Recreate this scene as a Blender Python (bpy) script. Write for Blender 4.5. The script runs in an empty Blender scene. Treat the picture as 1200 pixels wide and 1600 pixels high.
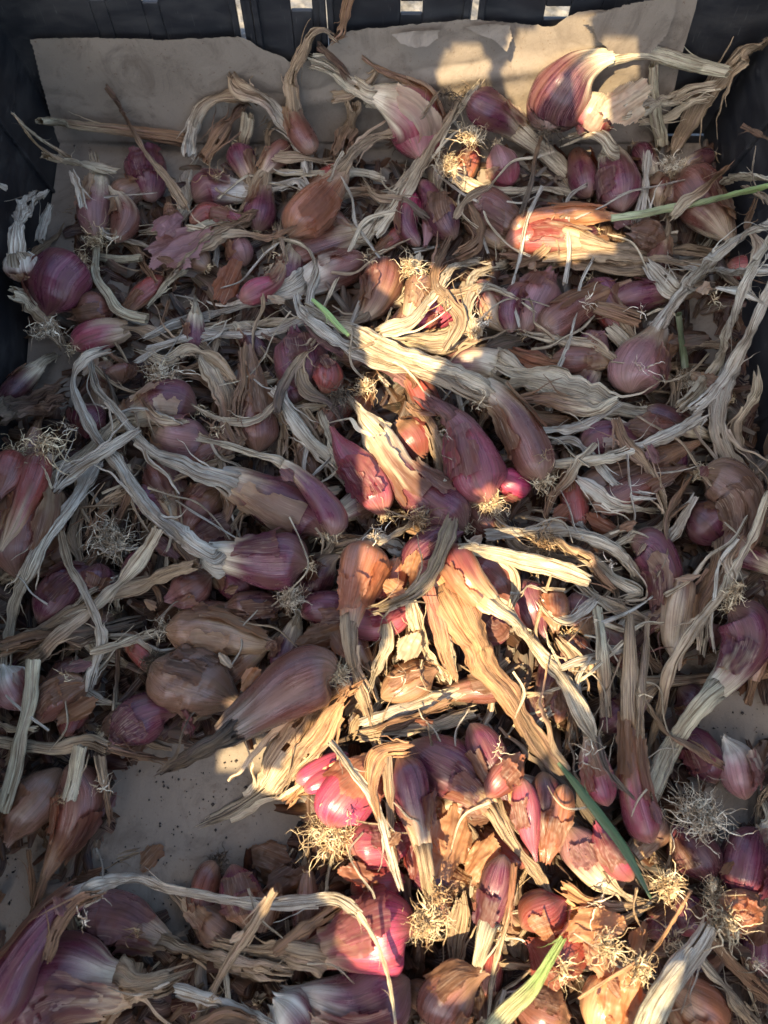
import bpy, math, numpy as np
from mathutils import Vector
# ---------------------------------------------------------------- camera, sky, sun, exposure
scene = bpy.context.scene
C = scene.collection
TILT = math.radians(18.0)
CAM = np.array([0.0, -0.5*math.tan(TILT), 0.5])
FPX = 1200.0
cam = bpy.data.cameras.new('camera'); camo = bpy.data.objects.new('camera', cam); C.objects.link(camo)
cam.sensor_fit = 'VERTICAL'; cam.sensor_height = 36.0; cam.lens = 27.0
cam.clip_start = 0.02; cam.clip_end = 500
cam.dof.use_dof = True; cam.dof.focus_distance = 0.50; cam.dof.aperture_fstop = 9.0
camo.location = CAM; camo.rotation_euler = (TILT, 0, 0)
scene.camera = camo

SUN_EL = math.radians(56); SUN_AZ = math.radians(212)       # azimuth clockwise from +Y: front, a little to the left
SUN = np.array([math.sin(SUN_AZ)*math.cos(SUN_EL), math.cos(SUN_AZ)*math.cos(SUN_EL), math.sin(SUN_EL)])
world = bpy.data.worlds.new('World'); scene.world = world; world.use_nodes = True
wn = world.node_tree.nodes; wl = world.node_tree.links
sky = wn.new('ShaderNodeTexSky'); sky.sky_type = 'NISHITA'; sky.sun_disc = False
sky.air_density = 1.0; sky.dust_density = 2.0; sky.ozone_density = 0.6; sky.sun_elevation = SUN_EL; sky.sun_rotation = SUN_AZ
wl.new(sky.outputs[0], wn['Background'].inputs[0]); wn['Background'].inputs[1].default_value = 0.15
sl = bpy.data.lights.new('sun', 'SUN'); sl.energy = 4.6; sl.angle = math.radians(0.4); sl.color = (1.0, 0.81, 0.52)
so = bpy.data.objects.new('sun', sl); C.objects.link(so)
so.rotation_euler = Vector(SUN).to_track_quat('Z', 'Y').to_euler()
scene.view_settings.view_transform = 'Standard'; scene.view_settings.look = 'None'
scene.view_settings.exposure = 2.02; scene.view_settings.gamma = 1.0
scene.cycles.max_bounces = 6; scene.cycles.transparent_max_bounces = 6; scene.cycles.diffuse_bounces = 4
scene.cycles.use_denoising = True

# ---------------------------------------------------------------- small maths
rng = np.random.default_rng(11)
def ray(px, py):
    u = (px-600.0)/FPX; v = (py-800.0)/FPX
    c, s = math.cos(TILT), math.sin(TILT)
    return np.array([u, s - v*c, -c - v*s])
WALL_Y, WALL_LEAN = 0.325, 0.10
def wall_y(z): return WALL_Y + WALL_LEAN*z
def unproj(px, py, z, margin=0.006):
    """a pixel and a height above the paper -> a point; what would pass the back wall stays in front of it"""
    d = ray(px, py); t = (z - CAM[2])/d[2] if d[2] < -1e-6 else 99.0
    p = CAM + t*d
    margin += .016*math.exp(-max(z, 0)/.02); ym = wall_y(max(z, 0)) - margin
    if p[1] > ym or t > 50:
        t = (WALL_Y - margin + WALL_LEAN*CAM[2] - CAM[1])/(d[1] - WALL_LEAN*d[2])
        p = CAM + t*d
    return p
def pxm(p):
    """metres per picture pixel at point p"""
    f = np.array([0, math.sin(TILT), -math.cos(TILT)])
    return float(np.dot(p - CAM, f))/FPX
def sstep(a, b, x):
    t = np.clip((x-a)/(b-a), 0, 1); return t*t*(3-2*t)
_P = np.random.default_rng(5).random(4096)
def _h(i, j, k): return _P[(i*73 + j*179 + k*283 + (i*j) % 97) & 4095]
def vnoise(x, y, seed=0):
    x, y = np.broadcast_arrays(np.asarray(x, float), np.asarray(y, float))
    i = np.floor(x).astype(int); j = np.floor(y).astype(int); fx = x-i; fy = y-j
    fx = fx*fx*(3-2*fx); fy = fy*fy*(3-2*fy); k = np.full_like(i, seed*7+3)
    return ((_h(i, j, k)*(1-fx)+_h(i+1, j, k)*fx)*(1-fy) + (_h(i, j+1, k)*(1-fx)+_h(i+1, j+1, k)*fx)*fy)*2-1
def fbm(x, y, seed=0, oct=3):
    s = 0; a = 1; n = 0
    for o in range(oct):
        s = s + a*vnoise(x*2**o, y*2**o, seed+o*13); n += a; a *= .5
    return s/n
def catmull(P, n):
    P = np.asarray(P, float)
    if len(P) == 2: return P[0] + (P[1]-P[0])*np.linspace(0, 1, n)[:, None]
    seg = np.linalg.norm(np.diff(P[:, :2], axis=0), axis=1); seg = np.maximum(seg, 1e-6)
    t = np.concatenate([[0], np.cumsum(np.sqrt(seg))]); t /= t[-1]
    s = np.linspace(0, 1, n); m = np.zeros_like(P)
    m[1:-1] = (P[2:]-P[:-2])/(t[2:]-t[:-2])[:, None]
    m[0] = (P[1]-P[0])/(t[1]-t[0]); m[-1] = (P[-1]-P[-2])/(t[-1]-t[-2])
    # limit slopes of the width column and beyond so that it does not overshoot
    i = np.clip(np.searchsorted(t, s, side='right')-1, 0, len(P)-2)
    h = (t[i+1]-t[i])[:, None]; x = ((s-t[i])[:, None])/h
    return ((2*x**3-3*x**2+1)*P[i] + (x**3-2*x**2+x)*h*m[i] + (-2*x**3+3*x**2)*P[i+1] + (x**3-x**2)*h*m[i+1])
def arclen(P):
    return np.concatenate([[0], np.cumsum(np.linalg.norm(np.diff(P, axis=0), axis=1))])
def smooth(a, sig):
    if sig < .3: return a
    r = int(3*sig)+1; k = np.exp(-.5*(np.arange(-r, r+1)/sig)**2); k /= k.sum()
    return np.convolve(np.pad(a, r, mode='edge'), k, mode='valid')

# ---------------------------------------------------------------- objects
def mesh(name, V, F, fib=None, col=None, mat=None, parent=None, origin=(0, 0, 0), flat=False):
    V = np.asarray(V, np.float32) - np.asarray(origin, np.float32); F = np.asarray(F, np.int32)
    me = bpy.data.meshes.new(name); k = F.shape[1]
    me.vertices.add(len(V)); me.vertices.foreach_set('co', V.ravel())
    me.loops.add(F.size); me.loops.foreach_set('vertex_index', F.ravel())
    me.polygons.add(len(F)); me.polygons.foreach_set('loop_start', np.arange(len(F), dtype=np.int32)*k)
    me.update(calc_edges=True)
    me.polygons.foreach_set('use_smooth', np.full(len(F), not flat))
    if fib is not None: me.attributes.new('fib', 'FLOAT_VECTOR', 'POINT').data.foreach_set('vector', np.asarray(fib, np.float32).ravel())
    if col is not None:
        c4 = np.ones((len(V), 4), np.float32); c4[:, :3] = col
        me.attributes.new('tint', 'FLOAT_COLOR', 'POINT').data.foreach_set('color', c4.ravel())
    if mat: me.materials.append(mat)
    o = bpy.data.objects.new(name, me); C.objects.link(o)
    if parent is not None: o.parent = parent
    else: o.location = origin
    return o
def tag(o, label=None, cat=None, group=None, kind=None):
    if label: o['label'] = label
    if cat: o['category'] = cat
    if group: o['group'] = group
    if kind: o['kind'] = kind
    return o
def empty(name, loc, label, cat, group=None):
    o = bpy.data.objects.new(name, None); C.objects.link(o); o.location = loc; o.empty_display_size = .01
    return tag(o, label, cat, group)
def gridfaces(nr, nc, wrap=False, off=0):
    i = np.arange(nr-1)[:, None]; j = np.arange(nc if wrap else nc-1)[None, :]
    a = i*nc+j; b = i*nc+(j+1) % nc; c = (i+1)*nc+(j+1) % nc; d = (i+1)*nc+j
    return np.stack([a, b, c, d], -1).reshape(-1, 4)+off
def boxes(bs):
    V = []; F = []
    for (x0, y0, z0, x1, y1, z1) in bs:
        n = len(V)
        V += [(x0,y0,z0),(x1,y0,z0),(x1,y1,z0),(x0,y1,z0),(x0,y0,z1),(x1,y0,z1),(x1,y1,z1),(x0,y1,z1)]
        F += [[n+a for a in f] for f in ((0,3,2,1),(4,5,6,7),(0,1,5,4),(1,2,6,5),(2,3,7,6),(3,0,4,7))]
    return np.array(V, float), np.array(F)

# ---------------------------------------------------------------- materials
def mat(name):
    m = bpy.data.materials.new(name); m.use_nodes = True
    nt = m.node_tree; return m, nt, nt.nodes, nt.links, nt.nodes['Principled BSDF']
def N(nt, t, **kw):
    n = nt.nodes.new(t)
    for k, v in kw.items():
        if k.startswith('i_'):
            key = k[2:]; key = int(key) if key.isdigit() else key.replace('_', ' ')
            n.inputs[key].default_value = v
        else: setattr(n, k, v)
    return n
def noise_on(nt, vec, scl, detail=3.0, rough=.55, dist=0.0, scale=1.0):
    mp = N(nt, 'ShaderNodeMapping'); mp.inputs['Scale'].default_value = scl
    nt.links.new(vec, mp.inputs['Vector'])
    n = N(nt, 'ShaderNodeTexNoise'); n.inputs['Scale'].default_value = scale; n.inputs['Detail'].default_value = detail
    n.inputs['Roughness'].default_value = rough; n.inputs['Distortion'].default_value = dist
    nt.links.new(mp.outputs[0], n.inputs['Vector']); return n.outputs[0]
def ramp(nt, fac, a, b, ca=(0,0,0,1), cb=(1,1,1,1)):
    r = N(nt, 'ShaderNodeValToRGB'); e = r.color_ramp.elements
    e[0].position = a; e[1].position = b; e[0].color = ca; e[1].color = cb
    nt.links.new(fac, r.inputs[0]); return r.outputs[0]
def mix(nt, fac, a, b, mode='MIX'):
    m = N(nt, 'ShaderNodeMix', data_type='RGBA', blend_type=mode)
    for s, v in ((0, fac), (6, a), (7, b)):
        if hasattr(v, 'links'): nt.links.new(v, m.inputs[s])
        else: m.inputs[s].default_value = v
    return m.outputs[2]
def math_(nt, op, a, b):
    m = N(nt, 'ShaderNodeMath', operation=op)
    for s, v in ((0, a), (1, b)):
        if hasattr(v, 'links'): nt.links.new(v, m.inputs[s])
        else: m.inputs[s].default_value = v
    return m.outputs[0]
def bump(nt, h, strength, dist, prev=None):
    b = N(nt, 'ShaderNodeBump'); b.inputs['Strength'].default_value = strength; b.inputs['Distance'].default_value = dist
    nt.links.new(h, b.inputs['Height'])
    if prev is not None: nt.links.new(prev, b.inputs['Normal'])
    return b.outputs[0]
def plant_material(name, fine, coarse, line_dark, line_light, rough, bumps, transl=0.0, spec=.5, blotch=None, sss=0.0, trcol=None, coat=0.0, veins=None):
    """skin / straw / husk: fibres run along the piece; colour comes from the piece's own tint"""
    m, nt, nd, lk, bs = mat(name)
    fib = N(nt, 'ShaderNodeAttribute', attribute_name='fib').outputs['Vector']
    tint = N(nt, 'ShaderNodeAttribute', attribute_name='tint').outputs['Color']
    oi = N(nt, 'ShaderNodeObjectInfo').outputs['Random']
    n1 = noise_on(nt, fib, fine, 4, .62)
    n2 = noise_on(nt, fib, coarse, 3, .6, .3)
    n3 = noise_on(nt, fib, (90, 90, 60), 4, .6)
    col = mix(nt, ramp(nt, n1, .38, .50, (line_dark,)*3+(1,), (0, 0, 0, 1)), tint, mix(nt, 1.0, tint, (.26, .19, .14, 1), 'MULTIPLY'))
    col = mix(nt, ramp(nt, n2, .48, .66, (0, 0, 0, 1), (line_light,)*3+(1,)), col, mix(nt, .55, mix(nt, 1.0, tint, (1.35, 1.35, 1.35, 1), 'MULTIPLY'), (.34, .20, .18, 1)))
    nl = noise_on(nt, fib, tuple(v*1.35 for v in fine), 2, .5, .15); nm = noise_on(nt, fib, (70, 70, 40), 2, .5)
    ln = math_(nt, 'ABSOLUTE', math_(nt, 'SUBTRACT', nl, .5), 0.0)
    lf = math_(nt, 'MULTIPLY', ramp(nt, ln, .004, .034, (1, 1, 1, 1), (0, 0, 0, 1)), ramp(nt, nm, .38, .58))
    if veins: col = mix(nt, math_(nt, 'MULTIPLY', lf, veins[0]), col, veins[1])
    else: col = mix(nt, math_(nt, 'MULTIPLY', lf, .85), col, mix(nt, 1.0, tint, (.16, .11, .075, 1), 'MULTIPLY'))
    if blotch:
        col = mix(nt, ramp(nt, n3, .44, .62, (0, 0, 0, 1), (blotch[0],)*3+(1,)), col, blotch[1])
    lk.new(col, bs.inputs['Base Color'])
    rr = N(nt, 'ShaderNodeMapRange'); rr.inputs['To Min'].default_value = rough-.10; rr.inputs['To Max'].default_value = rough+.14
    rr.inputs['From Min'].default_value = .3; rr.inputs['From Max'].default_value = .7
    lk.new(n3, rr.inputs['Value']); lk.new(rr.outputs[0], bs.inputs['Roughness'])
    bs.inputs['Specular IOR Level'].default_value = spec
    nrm = bump(nt, n1, bumps[0], bumps[1])
    nrm = bump(nt, n2, bumps[2], bumps[3], nrm)
    lk.new(nrm, bs.inputs['Normal'])
    if coat: bs.inputs['Coat Weight'].default_value = coat; bs.inputs['Coat Roughness'].default_value = .28
    if sss:
        bs.inputs['Subsurface Weight'].default_value = sss; bs.inputs['Subsurface Radius'].default_value = (1.0, .35, .25); bs.inputs['Subsurface Scale'].default_value = .004
    if transl:
        tr = N(nt, 'ShaderNodeBsdfTranslucent'); ms = N(nt, 'ShaderNodeMixShader'); ms.inputs[0].default_value = transl
        tc = mix(nt, 1.0, col, trcol or (1.25, 1.0, .8, 1), 'MULTIPLY')
        lk.new(tc, tr.inputs['Color']); lk.new(nrm, tr.inputs['Normal'])
        lk.new(bs.outputs[0], ms.inputs[1]); lk.new(tr.outputs[0], ms.inputs[2])
        lk.new(ms.outputs[0], nd['Material Output'].inputs['Surface'])
    return m
M_SKIN = plant_material('shallot_skin', (900, 900, 20), (420, 420, 7), .60, .24, .27, (.4, .0006, .35, .0010), spec=.36, veins=(.32, (.46, .25, .22, 1)), blotch=(.42, (.12, .055, .030, 1)), sss=.03)
M_STRAW = plant_material('dry_straw', (1000, 1000, 26), (380, 380, 18), .95, .45, .74, (1.0, .0014, .9, .0022), transl=.14, spec=.25, blotch=(.40, (.20, .135, .075, 1)))
M_HUSK = plant_material('papery_husk', (420, 420, 20), (150, 150, 12), .40, .45, .46, (.5, .0006, .6, .0014), transl=.55, veins=(.40, (.60, .47, .33, 1)), spec=.4, blotch=(.35, (.24, .11, .05, 1)), trcol=(1.45, .98, .62, 1))
M_GREEN = plant_material('green_stalk', (400, 400, 10), (150, 150, 5), .35, .35, .45, (.3, .0005, .2, .0006), transl=.12, spec=.5)
M_ROOT, _nt, _nd, _lk, _b = mat('dry_root')
_t = mix(_nt, 1.0, N(_nt, 'ShaderNodeAttribute', attribute_name='tint').outputs['Color'], (1.35, 1.3, 1.2, 1), 'MULTIPLY')
_g = N(_nt, 'ShaderNodeTexCoord').outputs['Object']
_c = mix(_nt, ramp(_nt, noise_on(_nt, _g, (180,)*3, 3), .42, .62), mix(_nt, 1.0, _t, (.42, .34, .28, 1), 'MULTIPLY'), _t)
_lk.new(_c, _b.inputs['Base Color']); _b.inputs['Roughness'].default_value = .8; _b.inputs['Specular IOR Level'].default_value = .25

M_PAPER, _nt, _nd, _lk, _b = mat('kraft_paper')
_g = N(_nt, 'ShaderNodeTexCoord').outputs['Object']
_n1 = noise_on(_nt, _g, (900,)*3, 4, .6); _n2 = noise_on(_nt, _g, (14, 14, 14), 4, .6); _n3 = noise_on(_nt, _g, (260, 90, 260), 3, .6)
_c = mix(_nt, ramp(_nt, _n2, .3, .7), (.140, .112, .082, 1), (.205, .168, .125, 1))
_c = mix(_nt, ramp(_nt, _n1, .25, .75, (0,0,0,1), (.55,.55,.55,1)), _c, (.21, .165, .118, 1))
_c = mix(_nt, ramp(_nt, noise_on(_nt, _g, (420,)*3, 2), .66, .72, (0,0,0,1), (.7,.7,.7,1)), _c, (.12, .075, .045, 1))
_c = mix(_nt, ramp(_nt, noise_on(_nt, _g, (30, 30, 30), 5, .7, 1.2), .50, .66, (0,0,0,1), (.55,.55,.55,1)), _c, (.085, .064, .045, 1))
_lk.new(_c, _b.inputs['Base Color']); _b.inputs['Roughness'].default_value = .82; _b.inputs['Specular IOR Level'].default_value = .2
_lk.new(bump(_nt, _n1, .5, .0004, bump(_nt, _n3, .3, .0008, bump(_nt, _n2, .6, .005))), _b.inputs['Normal'])

M_PLASTIC, _nt, _nd, _lk, _b = mat('black_plastic')
_g = N(_nt, 'ShaderNodeTexCoord').outputs['Object']
_n = noise_on(_nt, _g, (1500,)*3, 2); _n2 = noise_on(_nt, _g, (22, 22, 60), 5, .7)
_c = mix(_nt, ramp(_nt, _n2, .45, .75), (.007, .007, .008, 1), (.030, .027, .023, 1))
_c = mix(_nt, ramp(_nt, noise_on(_nt, _g, (700, 40, 55), 3, .6, .6), .64, .72, (0,0,0,1), (.5,.5,.5,1)), _c, (.07, .065, .058, 1))
_lk.new(_c, _b.inputs['Base Color'])
_lk.new(ramp(_nt, _n2, .3, .7, (.42,)*3+(1,), (.66,)*3+(1,)), _b.inputs['Roughness'])
_lk.new(bump(_nt, _n, .25, .0003), _b.inputs['Normal'])

M_GRAVEL, _nt, _nd, _lk, _b = mat('gravel')
_g = N(_nt, 'ShaderNodeTexCoord').outputs['Object']
_v = N(_nt, 'ShaderNodeTexVoronoi'); _v.inputs['Scale'].default_value = 95; _lk.new(_g, _v.inputs['Vector'])
_c = mix(_nt, ramp(_nt, noise_on(_nt, _g, (120,)*3, 4), .35, .7), (.04, .038, .034, 1), (.15, .142, .13, 1))
_lk.new(_c, _b.inputs['Base Color']); _b.inputs['Roughness'].default_value = .9
_lk.new(bump(_nt, _v.outputs[0], .8, .006), _b.inputs['Normal'])
def plain(name, col, rough=.6):
    m, nt, nd, lk, b = mat(name)
    g = N(nt, 'ShaderNodeTexCoord').outputs['Object']
    c = mix(nt, ramp(nt, noise_on(nt, g, (70,)*3, 4), .35, .7), tuple(v*.7 for v in col)+(1,), tuple(col)+(1,))
    lk.new(c, b.inputs['Base Color']); b.inputs['Roughness'].default_value = rough; return m

PAL = {k: np.array(v) for k, v in {
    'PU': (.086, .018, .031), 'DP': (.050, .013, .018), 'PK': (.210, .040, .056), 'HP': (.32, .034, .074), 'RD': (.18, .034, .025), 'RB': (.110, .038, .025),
    'CO': (.27, .098, .044), 'BR': (.125, .068, .038), 'PM': (.36, .20, .195), 'MV': (.185, .085, .080), 'ST': (.56, .465, .305), 'TN': (.37, .265, .155), 'GS': (.52, .465, .355),
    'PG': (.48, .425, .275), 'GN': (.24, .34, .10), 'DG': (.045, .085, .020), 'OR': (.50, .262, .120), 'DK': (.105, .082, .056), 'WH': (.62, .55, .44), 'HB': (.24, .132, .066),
}.items()}

# ---------------------------------------------------------------- the heap's height field
HX0, HY0, HR = -.34, -.42, .0025
H = np.zeros((int(.70/HR), int(.80/HR)))
def h_at(x, y, r):
    i = int((x-HX0)/HR); j = int((y-HY0)/HR); k = max(1, int(r/HR))
    i0, i1, j0, j1 = max(0, i-k), min(H.shape[0], i+k+1), max(0, j-k), min(H.shape[1], j+k+1)
    return float(H[i0:i1, j0:j1].max()) if i1 > i0 and j1 > j0 else 0.0
def h_stamp(x, y, z, r, rth):
    k = int(r/HR)+1; i = int((x-HX0)/HR); j = int((y-HY0)/HR)
    i0, i1, j0, j1 = max(0, i-k), min(H.shape[0], i+k+1), max(0, j-k), min(H.shape[1], j+k+1)
    if i1 <= i0 or j1 <= j0: return
    X = HX0+(np.arange(i0, i1)+.5)*HR-x; Y = HY0+(np.arange(j0, j1)+.5)*HR-y
    q = 1-(X[:, None]**2+Y[None, :]**2)/(r*r)
    H[i0:i1, j0:j1] = np.maximum(H[i0:i1, j0:j1], np.where(q > 0, z+rth*np.sqrt(np.maximum(q, 0)), 0))
def zcap(z): return np.where(z < .055, z, .055+.045*np.tanh((z-.055)/.07))
def place(pts, bulb, z_start=None, flat=.4, lift=0.0):
    """pixel path (x, y, halfwidth[, extra height in cm]) -> 3-D centre line and half widths, lying on what is already there"""
    P = np.array([(list(p)+[0])[:4] for p in pts], float)
    L = np.linalg.norm(np.diff(P[:, :2], axis=0), axis=1).sum()
    n = int(np.clip(L/7, 10, 90))
    Q = catmull(P, n); Q[:, 2] = np.maximum(Q[:, 2], 1.5)
    z = np.full(n, .02); zx = np.zeros(n)
    for it in range(4):
        mg = .006 + (.85 if bulb else .3)*Q[:, 2]*.00042
        X = np.array([unproj(Q[i, 0], Q[i, 1], z[i], mg[i]) for i in range(n)])
        w = np.array([Q[i, 2]*pxm(X[i]) for i in range(n)])
        rth = w*(.92 if bulb else flat)
        sup = np.array([h_at(X[i, 0], X[i, 1], w[i]*.7) for i in range(n)])
        zz = np.maximum(rth, sup - (.85*w if bulb else .12*w) + rth) + Q[:, 3]*.01 + lift
        if bulb: zz = np.full(n, np.average(zz, weights=w**2))*.7 + smooth(zz, n*.25)*.3
        else:
            lo = zz.copy()
            for _ in range(4): zz = np.maximum(lo-.002, smooth(zz, 2.2))
            zz = smooth(zz, 2.5)
        if z_start is not None:
            b = np.exp(-np.arange(n)*7/40.0); zz = zz*(1-b) + z_start*b
        zz = zcap(zz)
        zx = np.minimum(zx + np.maximum(0, np.abs(X[:, 0])-(.246+.10*z))*1.4, .075); zz = zz + smooth(zx, 3)
        z = zz
    X = np.array([unproj(Q[i, 0], Q[i, 1], z[i], mg[i]) for i in range(n)])
    w = np.array([Q[i, 2]*pxm(X[i]) for i in range(n)])
    for i in range(n): h_stamp(X[i, 0], X[i, 1], X[i, 2], w[i], w[i]*(.92 if bulb else flat))
    return X, w

UP = np.array([0, -.25, 1.0]); UP /= np.linalg.norm(UP)
def frames(X):
    T = np.gradient(X, axis=0); T /= np.maximum(np.linalg.norm(T, axis=1), 1e-9)[:, None]
    Nn = UP - (T@UP)[:, None]*T
    bad = np.linalg.norm(Nn, axis=1) < .25
    Nn[bad] += np.array([0, .5, 0])
    for k in range(3): Nn[:, k] = smooth(Nn[:, k], 1.5)
    Nn -= (Nn*T).sum(1)[:, None]*T; Nn /= np.maximum(np.linalg.norm(Nn, axis=1), 1e-9)[:, None]
    return T, Nn, np.cross(T, Nn)
def resample(X, w, n):
    s = arclen(X); t = np.linspace(0, s[-1], n)
    return np.stack([np.interp(t, s, X[:, k]) for k in range(3)], 1), np.interp(t, s, w), t
def bulb_geo(X, w, c, neck, seed, cut=(.45, .85), wrinkle=.0, closed_end=False, nside=30, flatk=.95, streak=.20, tip=False, neck2=None):
    """a swelling body swept along X: rounded root end, faint lobes and veins, its colour running into the neck"""
    L = arclen(X)[-1]; n = int(np.clip(L/.0011, 24, 90))
    X, w, s = resample(X, w, n); wm = w.max()
    T, Nn, B = frames(X)
    e = np.minimum(s/(wm*.75), 1); w = w*np.sqrt(np.maximum(1-(1-e)**2, .004))
    if closed_end:
        e = np.minimum((s[-1]-s)/(wm*.8), 1); w = w*np.sqrt(np.maximum(1-(1-e)**2, .004))
    elif tip: w = w*(1-.62*sstep(.70, 1.0, s/L))
    else: w = w*(1-.20*sstep(.86, 1.0, s/L))
    th = np.linspace(0, 2*np.pi, nside, endpoint=False)[None, :]; S = s[:, None]; tt = S/L
    R = 1 + .045*np.sin(2*th+seed) + .03*np.sin(3*th+seed*1.7+tt*2) + .012*np.sin(7*th+seed*2.1+tt*3)
    rid = vnoise(th*0+np.cos(th)*4+9, np.sin(th)*4+S*30, seed % 50)*.02*(1+2*tt)
    wr = wrinkle*fbm(np.cos(th)*3+S*160, np.sin(th)*3+S*40, seed % 40, 3)
    nk = sstep(cut[0], cut[1]+.1, tt)
    R = R + rid + wr + nk*.05*(1-2*np.abs(np.sin(th*4+seed+2*vnoise(S*30, th*0, 5)))**.7) + nk*.03*(1-2*np.abs(np.sin(th*9+seed*2+3*vnoise(S*40, th*0, 6)))) + nk*.16*vnoise(np.cos(th)*2.6, np.sin(th)*2.6+S*25, (seed+5) % 50)
    W = w[:, None]*R
    P = X[:, None, :] + (np.cos(th)*W)[..., None]*B[:, None, :] + (np.sin(th)*W*(flatk*(1-(.38 if tip else .50)*sstep(.55, 1, tt))))[..., None]*Nn[:, None, :]
    if True:
        j = w[-1]*(1.6 if tip else .3)*fbm(np.cos(th)*2.5+seed, np.sin(th)*2.5, seed % 17, 3).ravel()
        for q in range(1, 5): P[-q] += T[-q]*(j*(1-(q-1)*.22))[:, None]
    fib = np.stack(np.broadcast_arrays(np.cos(th)*wm, np.sin(th)*wm, S+seed*.37), -1)
    # colour: streaks of the neck's straw running down into the bulb
    g = sstep(cut[0], cut[1], tt + streak*vnoise(np.cos(th)*5, np.sin(th)*5+S*18, (seed+9) % 50) + .06*vnoise(np.cos(th)*14, np.sin(th)*14, seed % 31))
    body = PAL[c] if isinstance(c, str) else np.array(c)
    band = .5+.5*vnoise(np.cos(th)*3.2, np.sin(th)*3.2+S*6, (seed+3) % 50)
    colr = body*(.72+.6*band[..., None])
    pale = sstep(.18, .0, tt)[..., None]*.35                     # the paler root end
    colr = colr*(1-pale) + PAL['TN']*pale
    colr = colr*(1-g[..., None]) + PAL[neck]*(.8+.4*(.5+.5*vnoise(np.cos(th)*6, np.sin(th)*6+S*30, (seed+13) % 50)))[..., None]*g[..., None]
    if neck2:
        g = sstep(.80, 1.0, tt+.12*vnoise(np.cos(th)*6, np.sin(th)*6, seed % 50))[..., None]; colr = colr*(1-g)+PAL[neck2]*g
    return P.reshape(-1, 3), gridfaces(n, nside, True), fib.reshape(-1, 3), colr.reshape(-1, 3), (X, w, s, T, Nn, B)
def flap_geo(info, th0, th1, t0, t1, seed, c, off=.0007, neck='ST', cut=(.5, .9)):
    """a torn piece of outer skin lying over the bulb, lifting at its ragged edge"""
    X, w, s, T, Nn, B = info; L = s[-1]; n, m = (58, 40) if w.max() > .011 else (38, 26)
    st = np.linspace(t0*L, t1*L, n); f = lambda A: np.stack([np.interp(st, s, A[:, k]) for k in range(3)], 1)
    Xi, Ni, Bi = f(X), f(Nn), f(B); wi = np.interp(st, s, w)
    u = np.linspace(0, 1, m)[None, :]; v = np.linspace(0, 1, n)[:, None]
    th = th0+(th1-th0)*u + .12*fbm(v*4, u*2, seed % 37)
    edge = np.minimum(np.minimum(u, 1-u)*1.2, np.minimum(v, (1-v)*1.2))
    lift = off + sstep(.25, 0, edge)*(.0012+.0016*np.abs(fbm(u*3+seed, v*4, seed % 41))) + .0006*fbm(u*7, v*6, seed % 29)
    R = (1+.05*np.sin(2*th+seed*0))*wi[:, None] + lift + .0005
    P = Xi[:, None, :] + (np.cos(th)*R)[..., None]*Bi[:, None, :] + (np.sin(th)*R)[..., None]*Ni[:, None, :]
    keep = edge + .20*fbm(u*3.2+3, v*4.5, (seed+1) % 43, 2) + .05*fbm(u*11, v*5, (seed+4) % 43, 2) > .07
    F = gridfaces(n, m).reshape(n-1, m-1, 4)[keep[:-1, :-1] & keep[1:, 1:]]
    fib = np.stack(np.broadcast_arrays(np.cos(th)*w.max(), np.sin(th)*w.max(), st[:, None]+seed*.31), -1)
    g = sstep(cut[0], cut[1], t0+(t1-t0)*v + .22*vnoise(u*6, v*3, seed % 47))[..., None]
    col = (np.asarray(c)*(1-g)+PAL[neck]*g)*(.75+.5*(.5+.5*fbm(u*4, v*3, seed % 23)))[..., None]
    return P.reshape(-1, 3), F, fib.reshape(-1, 3), col.reshape(-1, 3)
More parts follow.
